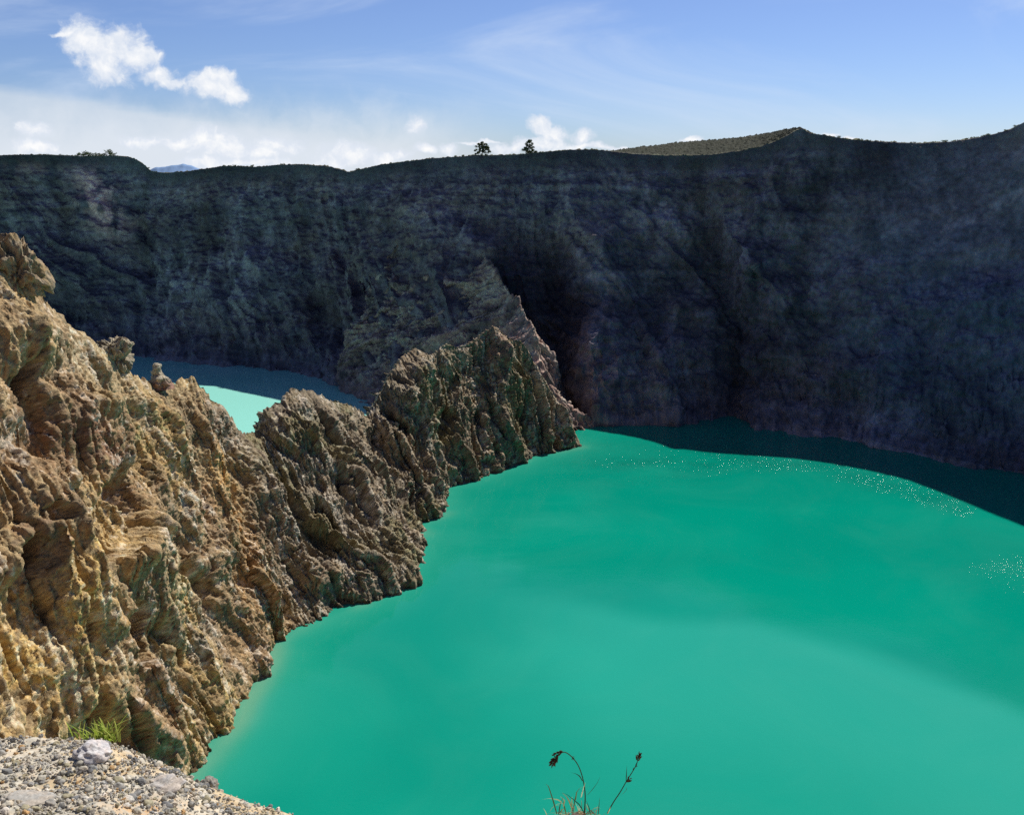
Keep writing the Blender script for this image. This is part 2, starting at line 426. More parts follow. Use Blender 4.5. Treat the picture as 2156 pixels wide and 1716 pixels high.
# ----------------------------------------------------------------------------- ochre cliff and dividing wall (one ridge between the two lakes)
CREST = [(-1, -500, 300), (0, -250, 380), (0.6, -60, 470), (1.0, 0, 560), (1.2, 30, 598), (1.35, 60, 606), (1.55, 85, 622), (1.8, 115, 660), (2.0, 145, 690),
         (2.2, 165, 708), (2.4, 195, 722), (2.6, 222, 742), (2.85, 250, 762), (3.0, 262, 778), (3.2, 285, 792), (3.5, 312, 806), (3.8, 345, 812), (4.0, 372, 812),
         (4.15, 377, 800), (4.3, 383, 793), (4.4, 395, 800), (4.5, 408, 794), (4.6, 416, 806), (4.8, 432, 822), (4.95, 442, 838), (5.1, 458, 846), (5.25, 470, 860),
         (5.4, 486, 876), (5.6, 498, 897), (5.75, 510, 912), (5.85, 516, 919), (5.95, 523, 916), (6.1, 534, 912), (6.25, 547, 908), (6.32, 553, 890), (6.4, 557, 866),
         (6.5, 575, 858), (6.6, 592, 850), (6.7, 600, 836), (6.8, 612, 822), (6.9, 620, 817), (7.1, 645, 824), (7.4, 668, 829), (7.6, 690, 840), (7.9, 712, 846),
         (8.2, 740, 853), (8.5, 762, 868), (8.65, 775, 874), (8.75, 782, 862), (8.85, 795, 835), (9.0, 815, 800), (9.2, 832, 772), (9.4, 848, 752), (9.55, 872, 738),
         (9.7, 892, 748), (9.85, 905, 748), (10.0, 922, 735), (10.15, 940, 724), (10.35, 960, 732), (10.6, 985, 723), (10.8, 1000, 712), (11.0, 1015, 702),
         (11.2, 1038, 688), (11.4, 1052, 697), (11.6, 1072, 712), (11.8, 1095, 718), (12.0, 1112, 735), (12.3, 1130, 770), (12.6, 1150, 808), (12.9, 1170, 842),
         (13.2, 1190, 872), (13.5, 1206, 902), (13.8, 1218, 926), (14.0, 1224, 938)]
CREST_R = [(-1, 215), (0, 225), (1, 238), (2, 256), (3, 278), (4, 298), (5, 308), (5.85, 318), (6.4, 326), (7, 340), (8, 360), (8.65, 372), (9, 386), (9.5, 402), (10, 418),
           (11, 438), (12, 452), (13, 451), (14, 447)]
FOOT = [(-1, -50, 2300), (0, 200, 1900), (1, 395, 1640), (1.6, 440, 1590), (2.2, 500, 1520), (2.6, 525, 1470), (3.1, 565, 1405), (3.5, 575, 1372), (3.8, 577, 1352), (4.3, 590, 1342), (4.9, 606, 1332),
        (5.4, 650, 1316), (6.0, 700, 1300), (6.4, 760, 1275), (7.0, 840, 1250), (7.4, 866, 1228), (7.9, 870, 1195), (8.4, 897, 1160), (8.7, 893, 1130), (8.9, 888, 1106),
        (9.1, 915, 1095), (9.35, 944, 1075), (9.6, 947, 1052), (9.8, 942, 1030), (10.2, 985, 1016), (10.8, 1035, 1000), (11.3, 1085, 983), (12.0, 1140, 960), (12.6, 1170, 955),
        (13.0, 1190, 948), (13.5, 1214, 942), (14.0, 1225, 940)]

def build_ridge():
    k0 = np.linspace(-1, 14, 3000)
    a, b = knots(CREST); cx, cy = np.interp(k0, a, b[:, 0]), np.interp(k0, a, b[:, 1])
    a, b = knots(CREST_R); cr = smooth1(np.interp(k0, a, b[:, 0]), 161)
    a, b = knots(FOOT); fx, fy = np.interp(k0, a, b[:, 0]), np.interp(k0, a, b[:, 1])
    fx, fy = smooth1(fx, 31), smooth1(fy, 31)
    C = pt(cx, cy, cr); F = on_level(fx, fy)
    mid = (C + F) / 2
    seg = (np.linalg.norm(np.diff(C, axis=0), axis=1) + np.linalg.norm(np.diff(mid, axis=0), axis=1)) / 2
    s = np.concatenate([[0], np.cumsum(seg)])
    nu = 1500
    su = np.linspace(0, s[-1], nu); ku = np.interp(su, s, k0)
    ip = lambda A: np.stack([np.interp(su, s, A[:, j]) for j in range(3)], -1)
    C, F = ip(C), ip(F)
    # smoothed crest and foot steer the side directions
    Cs = np.stack([smooth1(C[:, j], 121) for j in range(3)], -1)
    front = F[:, :2] - Cs[:, :2]; front = np.stack([smooth1(front[:, j], 161) for j in range(2)], -1)
    front /= np.linalg.norm(front, axis=1)[:, None] + 1e-6
    hgt = C[:, 2] - LAKE
    nf, nb = 520, 90
    v = np.concatenate([np.linspace(-1, 0, nb)[:-1], np.linspace(0, 1.08, nf)]); nv = len(v)
    P = np.zeros((nu, nv, 3))
    vf = np.clip(v, 0, None)
    line = Cs[:, None] * (1 - vf[None, :, None]) + F[:, None] * vf[None, :, None]
    rest = (C - Cs)[:, None] * (np.exp(-(vf / 0.16) ** 1.3))[None, :, None]     # crags fade out down the face
    line = line + rest
    under = np.clip(v - 1, 0, 1)
    line[..., 2] -= (under * 60)[None, :]
    bulge = 0.06 * np.sin(np.clip(vf, 0, 1) * math.pi)[None, :] * hgt[:, None]
    line[..., :2] += front[:, None, :] * bulge[..., None] * 0.6
    back = -np.clip(v, -1, 0)
    dep = (hgt + 6)[:, None] * back[None, :]
    bk = C[:, None] + 0 * line
    bk[..., :2] -= front[:, None, :] * (dep * 0.55 + 2.0 * back[None, :] ** 0.5)[..., None]
    bk[..., 2] -= dep
    P = np.where((v < 0)[None, :, None], bk, line)
    px, py = proj(P)
    S = su[:, None] * np.ones((1, nv)); K = ku[:, None] * np.ones((1, nv))
    Hh = np.where(v < 0, v * 60, vf * 1.0)[None, :] * np.maximum(np.linalg.norm(F - C, axis=1), 30)[:, None]
    N = normals(P)
    sgn = np.sign((N[:, nb + 200:] * np.concatenate([front, np.zeros((nu, 1))], 1)[:, None]).sum(-1).mean()); N = N * sgn
    # smooth the guiding normals along the ridge
    for j in range(3):
        for _ in range(2):
            N[..., j] = np.apply_along_axis(lambda a: smooth1(a, 41), 0, N[..., j])
    N /= np.linalg.norm(N, axis=-1, keepdims=True)
    end = sst(0, 25, (su[-1] - su))[:, None]
    tp = (0.16 + 0.84 * sst(0.0, 0.2, np.abs(v)))[None, :] * (0.55 + 0.45 * (1 - sst(0.85, 1.0, v)))[None, :] * (0.25 + 0.75 * end)
    warp = fbm(np.stack([S / 30, Hh / 30, 0 * S + 2.2], -1), 3) * 7
    far = sst(4.6, 6.0, K)                                                       # the greyer dividing wall
    g1 = ridged(np.stack([(S + warp) / 42, Hh / 150, 0 * S + 0.7], -1), 2)
    g2 = ridged(np.stack([(S + warp * 0.8 - 0.28 * Hh * far) / 15.5, Hh / 62, 0 * S + 4.2], -1), 3)
    g3 = ridged(np.stack([(S + warp * 0.5 - 0.28 * Hh * far) / 5.6, Hh / 27, 0 * S + 7.9], -1), 3)
    big = facets(np.stack([(S + warp * 0.6) / 15, Hh / 30, 0 * S + 3.3], -1) + 0.12 * fbm(np.stack([S / 8, Hh / 12, 0 * S], -1), 2)[..., None])
    big = blur2(big, 21, 17)
    fis = np.exp(-(np.abs(perlin(np.stack([(S + warp * 0.4 - 0.2 * Hh * far) / 10.5, Hh / 75, 0 * S + 8.8], -1))) / 0.06) ** 2) * sst(-0.15, 0.25, perlin(np.stack([S / 18, Hh / 30, 0 * S + 2], -1)))
    D = (g1 - 0.45) * 7.5 + (g2 - 0.45) * (3.8 + 4.2 * far) + (g3 - 0.45) * (1.2 + 0.9 * far) + big * 4.6 * (1 - 0.4 * far) - fis * 4.4
    # alcove, nose and hollows of the ochre face
    alc = sst(0.2, 0.75, blob(px, py, 268, 1075, 62, 100, 0.15, 1.6)); D -= 8.0 * alc; D += 3.5 * blob(px, py, 352, 1040, 22, 130, -0.1)
    D -= 8.0 * sst(0.35, 0.6, blob(px, py, 318, 1330, 34, 75, 0.0, 1.4)) + 3.0 * sst(0.4, 0.6, blob(px, py, 95, 1090, 40, 26, 0.0, 1.3))
    D += 4.0 * blob(px, py, 170, 1240, 45, 190, 0.2) + 4.5 * blob(px, py, 282, 1175, 40, 34) + 3 * blob(px, py, 200, 860, 38, 26) + 4.0 * blob(px, py, 45, 700, 70, 55)
    D += 4.0 * blob(px, py, 110, 705, 34, 40) - 3.5 * blob(px, py, 55, 800, 50, 22) - 3.0 * blob(px, py, 70, 960, 90, 70, 0.3)
    D -= 5.5 * blob(px, py, 510, 1130, 16, 150, -0.12) - 3.0 * blob(px, py, 548, 1130, 16, 160, -0.1)
    D -= 4.5 * blob(px, py, 430, 1050, 14, 170, -0.15) + 4.0 * blob(px, py, 610, 1240, 30, 90, -0.15)
    D += 4.0 * blob(px, py, 590, 905, 26, 50) + 5 * blob(px, py, 850, 1215, 60, 50) - 4 * blob(px, py, 700, 1270, 60, 40)
    Q = P + N * (D * tp)[..., None]
    N2 = normals(Q) * sgn
    m1 = fbm(Q / 9.0, 3, 0.5)
    SH = np.stack([(S + 1.5 * m1 + warp * 0.3) / 3.4, Hh / 9.0, 0 * S + 0.3 * m1], -1)
    fa = blur2(facets(SH + 0.25 * fbm(Q / 2.5, 2)[..., None]), 5, 5)
    fb = facets(np.stack([(S + m1) / 1.25, Hh / 2.6, 0 * S + 5.5], -1) + 0.3 * fbm(Q / 1.1, 2)[..., None])
    st = ridged(np.stack([(S + 1.2 * m1) / 2.0, Hh / 15, 0 * S + 2.9], -1), 3)
    rg = ridged(Q / np.array([1.3, 1.3, 1.7]), 3, 0.65)
    h1, h2, hc = worley(Q / np.array([1.25, 1.25, 1.6]) + 0.35 * m1[..., None])
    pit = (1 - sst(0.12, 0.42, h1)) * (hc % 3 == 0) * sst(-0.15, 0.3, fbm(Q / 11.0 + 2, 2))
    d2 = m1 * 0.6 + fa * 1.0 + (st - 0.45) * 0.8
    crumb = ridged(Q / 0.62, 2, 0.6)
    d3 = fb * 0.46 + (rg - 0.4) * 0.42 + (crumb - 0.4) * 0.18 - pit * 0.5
    tp2 = (0.35 + 0.65 * sst(0.0, 0.08, np.abs(v)))[None, :] * (0.3 + 0.7 * end)
    Q = Q + N2 * ((d2 + d3) * tp2)[..., None]
    jag = (ridged(np.stack([su / 3.2, 0 * su + 1.3, 0 * su], -1), 3) - 0.35) * 1.5
    Q[..., 2] += (jag * end[:, 0])[:, None] * np.exp(-np.abs(v) / 0.02)[None, :]
    # albedo
    na = fbm(Q / 24.0 + 1.5, 4); nb_ = fbm(np.stack([S / 6, Hh / 26, 0 * S + 6], -1), 4); nc = fbm(Q / 2.2 + 7, 4); nd = fbm(Q / 0.65 + 3, 3)
    c = np.zeros(Q.shape, np.float32) + np.array([0.315, 0.245, 0.145], np.float32)          # tan
    c = mixc(c, (0.38, 0.275, 0.125), 0.85 * sst(-0.1, 0.5, na + 0.6 * nc) * (1 - far))                            # ochre
    c = mixc(c, (0.21, 0.14, 0.085), 0.7 * sst(0.1, 0.6, -na + 0.35 * nb_))                  # brown
    br = sst(-0.5, 0.15, nc + 0.4 * nd)
    c = mixc(c, (0.155, 0.085, 0.055), 0.92 * np.clip(blob(px, py, 165, 925, 120, 45, 0.6) + 0.9 * blob(px, py, 270, 990, 90, 40, 0.7), 0, 1) * br)
    c = mixc(c, (0.16, 0.095, 0.065), 0.8 * (blob(px, py, 60, 1130, 90, 80) + 0.8 * blob(px, py, 230, 1290, 40, 60) + 0.7 * blob(px, py, 330, 1450, 60, 90)) * sst(-0.2, 0.3, nc))
    c = mixc(c, (0.47, 0.335, 0.13), 0.85 * np.clip(blob(px, py, 90, 1400, 120, 160) + blob(px, py, 170, 1210, 40, 150, 0.1), 0, 1) * sst(-0.4, 0.2, nc))
    c = mixc(c, (0.55, 0.45, 0.24), 0.6 * blob(px, py, 215, 1480, 22, 110, -0.1) * sst(-0.2, 0.3, nc))
    c = mixc(c, (0.36, 0.325, 0.235), 0.75 * blob(px, py, 180, 750, 120, 60, 0.6) * sst(-0.4, 0.2, nc))
    c = mixc(c, (0.42, 0.39, 0.345), 0.75 * np.clip(blob(px, py, 390, 1000, 34, 140, -0.2) + 0.8 * blob(px, py, 350, 1130, 24, 90), 0, 1) * sst(-0.15, 0.3, nc + 0.4 * nb_))
    c = mixc(c, (0.46, 0.255, 0.08), 0.8 * np.clip(blob(px, py, 535, 1240, 30, 95, -0.1) + 0.9 * blob(px, py, 462, 985, 20, 80) + 0.8 * blob(px, py, 515, 1090, 16, 90), 0, 1) * sst(-0.25, 0.25, nc + 0.4 * nb_))
    c = mixc(c, (0.20, 0.195, 0.18), 0.75 * np.clip(blob(px, py, 430, 1330, 50, 90) + blob(px, py, 480, 1190, 20, 110, -0.15) + 0.8 * blob(px, py, 470, 860, 30, 40), 0, 1) * sst(-0.2, 0.3, nb_ + 0.3 * nc))
    c = mixc(c, (0.235, 0.22, 0.10), 0.6 * np.clip(blob(px, py, 400, 1240, 60, 120) + blob(px, py, 470, 1520, 60, 80), 0, 1) * sst(-0.2, 0.3, nc))
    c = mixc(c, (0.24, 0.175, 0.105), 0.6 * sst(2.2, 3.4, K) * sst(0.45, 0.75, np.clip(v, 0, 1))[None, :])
    c = mixc(c, (0.205, 0.185, 0.15), 0.85 * far)                                             # grey-olive wall
    c = mixc(c, (0.27, 0.245, 0.215), 0.7 * far * np.clip(blob(px, py, 600, 1000, 90, 90) + blob(px, py, 740, 1030, 60, 90), 0, 1) * sst(-0.3, 0.3, nb_))
    c = mixc(c, (0.17, 0.15, 0.085), 0.7 * far * sst(0.0, 0.5, na + 0.3 * nb_))
    c = mixc(c, (0.24, 0.19, 0.125), 0.6 * far * sst(0.0, 0.5, -na + 0.3 * nb_))
    c = mixc(c, (0.29, 0.17, 0.12), 0.85 * blob(px, py, 1060, 722, 62, 34) * sst(-0.3, 0.3, nc))
    c = mixc(c, (0.40, 0.38, 0.34), 0.55 * sst(0.22, 0.5, 0.75 * nb_ + 0.6 * nc + 0.3 * nd))                     # pale crusts
    c = mixc(c, (0.13, 0.105, 0.08), 0.55 * sst(0.2, 0.6, -nb_ + 0.3 * nc))                     # dark streaks
    c = mixc(c, (0.10, 0.12, 0.045), 0.8 * sst(0.15, 0.45, nc) * (blob(px, py, 300, 890, 110, 50, 0.5) + 0.5 * far * sst(0.1, 0.5, na)))   # moss
    wet = 1 - sst(0.3, 1.3, Q[..., 2] - LAKE + 0.5 * nc)
    c *= (1 - 0.45 * wet)[..., None]   # bleached waterline
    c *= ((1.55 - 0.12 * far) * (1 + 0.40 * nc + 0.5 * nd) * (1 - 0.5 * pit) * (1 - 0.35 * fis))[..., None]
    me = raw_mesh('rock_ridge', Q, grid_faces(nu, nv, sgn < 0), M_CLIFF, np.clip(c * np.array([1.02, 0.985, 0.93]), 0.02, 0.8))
    o = link('rock_ridge', me)
    tag(o, 'jagged ochre and grey rock ridge that divides the two lakes', None, None, 'structure')
    return F
FOOT_P = build_ridge()

# dark buttress where the ridge meets the far wall
def build_buttress():
    crest = np.array([(960, 400, 632), (985, 450, 615), (1008, 515, 585), (1018, 548, 572), (1030, 556, 560), (1045, 578, 552), (1060, 602, 545), (1078, 628, 535), (1092, 642, 528),
                      (1105, 668, 517), (1120, 692, 505), (1126, 715, 497), (1140, 770, 487), (1170, 840, 476), (1205, 900, 466)], float)
    foot = np.array([(900, 430, 628), (880, 480, 612), (820, 560, 604), (790, 620, 596), (775, 660, 588), (758, 700, 582), (748, 740, 576), (742, 775, 570), (748, 805, 560),
                     (762, 835, 540), (785, 872, 510), (800, 900, 490), (850, 930, 470), (950, 930, 455), (1080, 930, 450)], float)
    n0 = len(crest); nu, nl, nr = 420, 300, 120
    k = np.linspace(0, n0 - 1, nu)
    ip = lambda A: np.stack([np.interp(k, np.arange(n0), A[:, j]) for j in range(3)], -1)
    cq, fq = ip(crest), ip(foot)
    for j in range(3): fq[:, j] = smooth1(fq[:, j], 31)
    C = pt(cq[:, 0], cq[:, 1], smooth1(cq[:, 2], 31)); L = pt(fq[:, 0], fq[:, 1], fq[:, 2])
    L[:, 2] = np.minimum(L[:, 2], C[:, 2] - 8)
    R = C + np.array([26, 10, 0.0]); R[:, 2] = LAKE - 8
    a = np.linspace(1.1, 0, nl)[:, None]; b = np.linspace(0, 1, nr)[1:, None]
    P = np.concatenate([C[:, None] * (1 - a) + L[:, None] * a, C[:, None] * (1 - b) + R[:, None] * b], 1)
    nv = P.shape[1]
    v = np.concatenate([a[:, 0], -b[:, 0]])
    N = normals(P); sgn = np.sign(-N[:, :nl, 1].mean()); N = N * sgn
    S = np.linspace(0, 190, nu)[:, None] * np.ones((1, nv)); Hh = v[None, :] * 80 * np.ones((nu, 1))
    tp = (0.28 + 0.72 * sst(0, 0.25, np.abs(v)))[None, :]
    w = fbm(np.stack([S / 30, Hh / 30, 0 * S + 1], -1), 3) * 8
    D = (ridged(np.stack([(S + w) / 34, Hh / 80, 0 * S + 3], -1), 3) - 0.45) * 9 + (ridged(np.stack([(S + w) / 11, Hh / 40, 0 * S + 8], -1), 3) - 0.45) * 3
    Q = P + N * (D * tp)[..., None]
    N2 = normals(Q) * sgn
    m1 = fbm(Q / 10, 4, 0.55); f1, f2, cc = worley(Q / 6.0 + 0.3 * m1[..., None])
    stk = ridged(np.stack([(S + m1 * 2) / 4.5, Hh / 30, 0 * S + 6], -1), 3)
    Q = Q + N2 * ((m1 * 1.2 + (np.minimum(f2 - f1, 0.5) - 0.2) * 1.0 + (stk - 0.45) * 2.4 + fbm(Q / 2.5, 3, 0.6) * 0.5) * (0.5 + 0.5 * tp))[..., None]
    Q[..., 2] += ((ridged(np.stack([S[:, 0] / 6.0, 0 * S[:, 0], 0 * S[:, 0] + 4], -1), 3) - 0.4) * 6.5)[:, None] * np.exp(-np.abs(v) / 0.04)[None, :]
    n1 = fbm(Q / np.array([9, 9, 16.0]), 4); n2 = fbm(Q / 3.0, 3); n3 = fbm(Q / 30.0 + 3, 3)
    c = np.zeros(Q.shape, np.float32) + np.array([0.44, 0.31, 0.27], np.float32)
    c = mixc(c, (0.37, 0.265, 0.245), sst(-0.1, 0.4, n3)); c = mixc(c, (0.50, 0.46, 0.40), 0.6 * sst(0.15, 0.5, n1)); c = mixc(c, (0.55, 0.49, 0.40), 0.6 * np.exp(-np.abs(v + 0.04) / 0.07)[None, :] * sst(-0.2, 0.3, n2)); c = mixc(c, (0.10, 0.10, 0.105), 0.7 * sst(0.1, 0.5, -n1))
    c *= ((1 + 0.4 * n2) * (1 + 0.5 * (stk - 0.45)))[..., None]
    o = link('rock_buttress', raw_mesh('rock_buttress', Q, grid_faces(nu, nv, sgn < 0), M_WALL, c))
    tag(o, 'dark pointed rock buttress between the ridge and the far crater wall', None, None, 'structure')
build_buttress()

# ----------------------------------------------------------------------------- lakes
def water_material(name, calm, rough, wind):
    m, nt, bs = new_mat(name); b = NB(nt)
    pos = b.n('ShaderNodeTexCoord').outputs['Object']
    col = b.n('ShaderNodeVertexColor', layer_name='Col').outputs['Color']
    wv = b.n('ShaderNodeVertexColor', layer_name='Wind').outputs['Color']
    sep = b.n('ShaderNodeSeparateColor'); b.put(sep.inputs[0], wv); wnd = sep.outputs[0]
    d = b.ss(0.35, 0.75, b.noise(pos, 0.018, 5, 0.6, 1.2))
    c = b.mix(b.m('MULTIPLY', d, 0.03), col, (0.30, 0.62, 0.50))
    b.put(bs.inputs['Base Color'], c)
    bs.inputs['Roughness'].default_value = rough
    bs.inputs['IOR'].default_value = 1.33
    bs.inputs['Specular IOR Level'].default_value = 0.28
    h1 = b.noise(pos, 1.3, 3, 0.55); h2 = b.noise(pos, 0.16, 2, 0.5)
    amp = b.m('ADD', b.m('MULTIPLY', wnd, wind), calm)
    h = b.m('MULTIPLY', b.m('ADD', h1, b.m('MULTIPLY', h2, 1.6)), amp)
    bp = b.n('ShaderNodeBump'); bp.inputs['Distance'].default_value = 1.0; bp.inputs['Strength'].default_value = 1.0
    b.put(bp.inputs['Height'], h); b.put(bs.inputs['Normal'], bp.outputs[0])
    return m

CORE_Y = np.array([-100, 60, 150, 200, 260, 305, 330, 366, 400, 440, 470, 800.0]); CORE_X = np.array([-110, -110, -100, -92, -94, -88, -74, -58, -46, -30, -20, -20.0])   # core of the dividing ridge

def water_sheet(label, side, yr, rows, cols, mat, colf, windf):
    ys = np.linspace(yr[0], yr[1], rows); xe = np.interp(ys, CORE_Y, CORE_X)
    f = np.linspace(0, 1, cols)[:, None]; P = np.zeros((cols, rows, 3))
    a, e = (xe[None, :] + 0.4, 620.0) if side > 0 else (-640.0, xe[None, :] - 0.4)
    P[..., 0] = a * (1 - f) + e * f; P[..., 1] = ys[None, :]; P[..., 2] = LAKE
    me = raw_mesh('lake_water', P, grid_faces(cols, rows), mat, colf(P))
    w = np.ones((cols * rows, 4), np.float32); w[:, :3] = windf(P).reshape(-1, 1)
    at = me.attributes.new('Wind', 'FLOAT_COLOR', 'POINT'); at.data.foreach_set('color', w.ravel())
    return tag(link('lake_water', me), label, None, None, 'structure')

def green_col(P):
    d = np.full(P.shape[:2], 1e9)
    for q in FOOT_P[::6]:
        d = np.minimum(d, (P[..., 0] - q[0]) ** 2 + (P[..., 1] - q[1]) ** 2)
    d = np.sqrt(d)
    n = fbm(P / 60.0 + 2, 3); n2 = fbm(P / np.array([60, 18, 1.0]) + 9, 4)
    c = np.zeros(P.shape, np.float32) + np.array([0.000, 0.296, 0.207], np.float32)
    c = mixc(c, (0.000, 0.318, 0.220), sst(-0.2, 0.6, n))
    px, py = proj(P)
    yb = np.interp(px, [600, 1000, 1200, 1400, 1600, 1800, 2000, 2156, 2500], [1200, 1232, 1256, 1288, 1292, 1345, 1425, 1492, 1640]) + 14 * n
    pale_zone = sst(-12, 45, py - yb) * (1 - 0.65 * sst(150, 480, py - yb)) * sst(850, 1350, px + 60 * n)  # paler zone below a curved edge, fading in towards the right
    c = mixc(c, (0.030, 0.435, 0.325), 0.6 * pale_zone)
    c = mixc(c, (0.03, 0.38, 0.29), 0.4 * blob(px, py, 1120, 1160, 160, 90) * sst(-0.2, 0.5, n2))
    c = mixc(c, (0.05, 0.40, 0.28), 0.6 * np.exp(-d / (9 + 6 * n)))
    c = mixc(c, (0.30, 0.42, 0.26), 0.4 * sst(-0.1, 0.4, n) * np.exp(-(d / (3.0 + 1.5 * n)) ** 2))
    return c

def green_wind(P):
    px, py = proj(P)
    n = fbm(P / np.array([26, 14, 1.0]) + 5, 3)
    w = 0.9 * blob(px, py, 1400, 972, 190, 46) + 1.1 * along(px, py, [(1480, 950), (1690, 968), (1890, 1018), (2030, 1066)], 24) + 0.36 * blob(px, py, 2130, 1205, 130, 60)
    return np.clip(w * (0.9 + 0.6 * n), 0, 1.15)

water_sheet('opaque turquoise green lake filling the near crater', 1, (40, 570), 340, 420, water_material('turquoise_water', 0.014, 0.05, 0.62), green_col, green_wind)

def pale_col(P):
    n = fbm(P / 30.0, 3)
    c = np.zeros(P.shape, np.float32) + np.array([0.36, 0.87, 0.75], np.float32)
    return mixc(c, (0.44, 0.91, 0.80), sst(-0.1, 0.5, n))

water_sheet('pale aqua lake in the second crater behind the ridge', -1, (250, 770), 160, 200, water_material('pale_aqua_water', 0.012, 0.06, 0.0), pale_col, lambda P: 0 * P[..., 0])

# ----------------------------------------------------------------------------- rocks standing on the ridge
def rock_mesh(name, seed, size, mat, col, sub=5, rough=0.35, detail=0.12, blocky=0.25, col2=None):
    bm = bmesh.new(); bmesh.ops.create_icosphere(bm, subdivisions=sub, radius=1.0)
    V = np.array([v.co[:] for v in bm.verts]); F = np.array([[v.index for v in f.verts] for f in bm.faces]); bm.free()
    o = seed * 7.31
    f1, f2, _ = worley(V * 1.15 + o)
    r = 1 + rough * fbm(V * 0.9 + o, 3) + (0.34 * facets(V * 1.7 + o) + 0.10 * facets(V * 5.0 + o) if sub == 6 else 0) + blocky * (np.minimum(f2 - f1, 0.5) - 0.2) + detail * fbm(V * 4.2 + o, 4)
    e1, e2, _ = worley(V * 3.6 + o); r += detail * 0.8 * (np.minimum(e2 - e1, .4) - .15)
    Q = V * r[:, None] * np.array(size)
    n = fbm(V * 2.4 + o + 3, 4); n2 = fbm(V * 9 + o, 3)
    c = np.zeros(V.shape, np.float32) + np.asarray(col, np.float32)
    if col2 is not None: c = mixc(c, col2, sst(-0.1, 0.35, n))
    c *= (1 + 0.35 * n2)[:, None]
    return raw_mesh(name, Q, F, mat, c, True)

def place_rock(name, loc, rot, me, label, cat, group=None):
    o = link(name, me); o.location = loc; o.rotation_euler = rot
    return tag(o, label, cat, group)

place_rock('boulder', pt(30, 580, 236.5), (0.1, -0.25, 0.3), rock_mesh('boulder', 3, (5.4, 5.5, 7.4), M_CLIFF, (0.36, 0.29, 0.20), 6, 0.28, 0.10, 0.40, (0.36, 0.27, 0.15)),
           'big rounded brown boulder perched highest on the ochre cliff', 'boulder')
place_rock('boulder', pt(237, 750, 273), (0.0, 0.35, 0.4), rock_mesh('boulder', 5, (4.3, 4.4, 4.8), M_CLIFF, (0.42, 0.375, 0.28), 6, 0.3, 0.12, 0.3, (0.24, 0.2, 0.14)),
           'pale tan rock knob on the cliff edge above the shaded water', 'boulder')

def pinnacle():
    pr = [(790 + 24, 26), (806, 23), (798, 17), (790, 12), (782, 10), (774, 9), (768, 8), (764, 5), (762, 0.5)]
    base = pt(336, 814, 291); top = pt(329, 764, 291)
    up = (top - base); hh = np.linalg.norm(up)
    nu, nv = 96, 120
    th = np.linspace(0, 2 * math.pi, nu, endpoint=False); v = np.linspace(-0.06, 1, nv)
    rad = np.interp(v, [-0.06, 0.0, 0.16, 0.3, 0.42, 0.55, 0.7, 0.82, 0.92, 0.97, 1.0], [3.9, 3.6, 3.1, 2.5, 2.1, 1.4, 1.15, 1.25, 1.1, 0.7, 0.05])
    ax = base[None] + up[None] * v[:, None]; ax[:, 0] += np.interp(v, [0, 0.4, 0.6, 1], [0.3, 0.5, -0.1, -0.2])
    P = np.zeros((nu, nv, 3))
    P[..., 0] = ax[None, :, 0] + np.cos(th)[:, None] * rad; P[..., 1] = ax[None, :, 1] + np.sin(th)[:, None] * rad * 0.9; P[..., 2] = ax[None, :, 2]
    dirv = np.stack([np.cos(th)[:, None] * np.ones((1, nv)), np.sin(th)[:, None] * np.ones((1, nv)), np.zeros((nu, nv))], -1)
    f1, f2, _ = worley(P / 1.6)
    d = fbm(P / 2.2, 4) * 0.7 + (np.minimum(f2 - f1, .5) - .2) * 0.8
    P += dirv * (d * np.clip(rad, 0, 1.5) / 1.5)[..., None]
    c = np.zeros(P.shape, np.float32) + np.array([0.48, 0.43, 0.33], np.float32)
    c = mixc(c, (0.30, 0.13, 0.10), sst(0.45, 0.1, v)[None, :] * 0.7 * np.ones((nu, 1))); c *= (1 + 0.5 * fbm(P / 0.9, 3))[..., None]
    i = np.arange(nu * nv).reshape(nu, nv); j = np.roll(i, -1, 0)
    F = np.stack([i[:, :-1], j[:, :-1], j[:, 1:], i[:, 1:]], -1).reshape(-1, 4)
    tag(link('rock_pinnacle', raw_mesh('rock_pinnacle', P, F, M_CLIFF, c)), 'small pale rock spire standing alone on the ridge against the dark water', 'rock spire')
pinnacle()

# ----------------------------------------------------------------------------- vegetation
def tube(path, rad, sides=6):
    path = np.asarray(path, float); n = len(path)
    rad = np.broadcast_to(np.asarray(rad, float), (n,))
    T = np.gradient(path, axis=0); T /= np.linalg.norm(T, axis=1)[:, None] + 1e-9
    ref = np.array([0.3, 0.9, 0.1]); A = np.cross(T, ref); A /= np.linalg.norm(A, axis=1)[:, None] + 1e-9; B = np.cross(T, A)
    th = np.linspace(0, 2 * math.pi, sides, endpoint=False)
    P = path[:, None] + rad[:, None, None] * (np.cos(th)[None, :, None] * A[:, None] + np.sin(th)[None, :, None] * B[:, None])
    i = np.arange(n * sides).reshape(n, sides); j = np.roll(i, -1, 1)
    F = np.stack([i[:-1], j[:-1], j[1:], i[1:]], -1).reshape(-1, 4)
    return P.reshape(-1, 3), F

def blade(path, width, side):
    """flat tapering blade"""
    path = np.asarray(path, float); n = len(path); side = np.asarray(side, float)
    w = width * np.concatenate([np.linspace(0.7, 1, n // 3, endpoint=False), np.linspace(1, 0.06, n - n // 3)])
    T = np.gradient(path, axis=0); S = np.cross(T, side[None] * 0 + np.array([0, 0, 1.0])) * 0 + side
    P = np.stack([path - S * w[:, None], path + S * w[:, None]], 1)
    i = np.arange(2 * n).reshape(n, 2)
    F = np.stack([i[:-1, 0], i[:-1, 1], i[1:, 1], i[1:, 0]], -1)
    return P.reshape(-1, 3), F

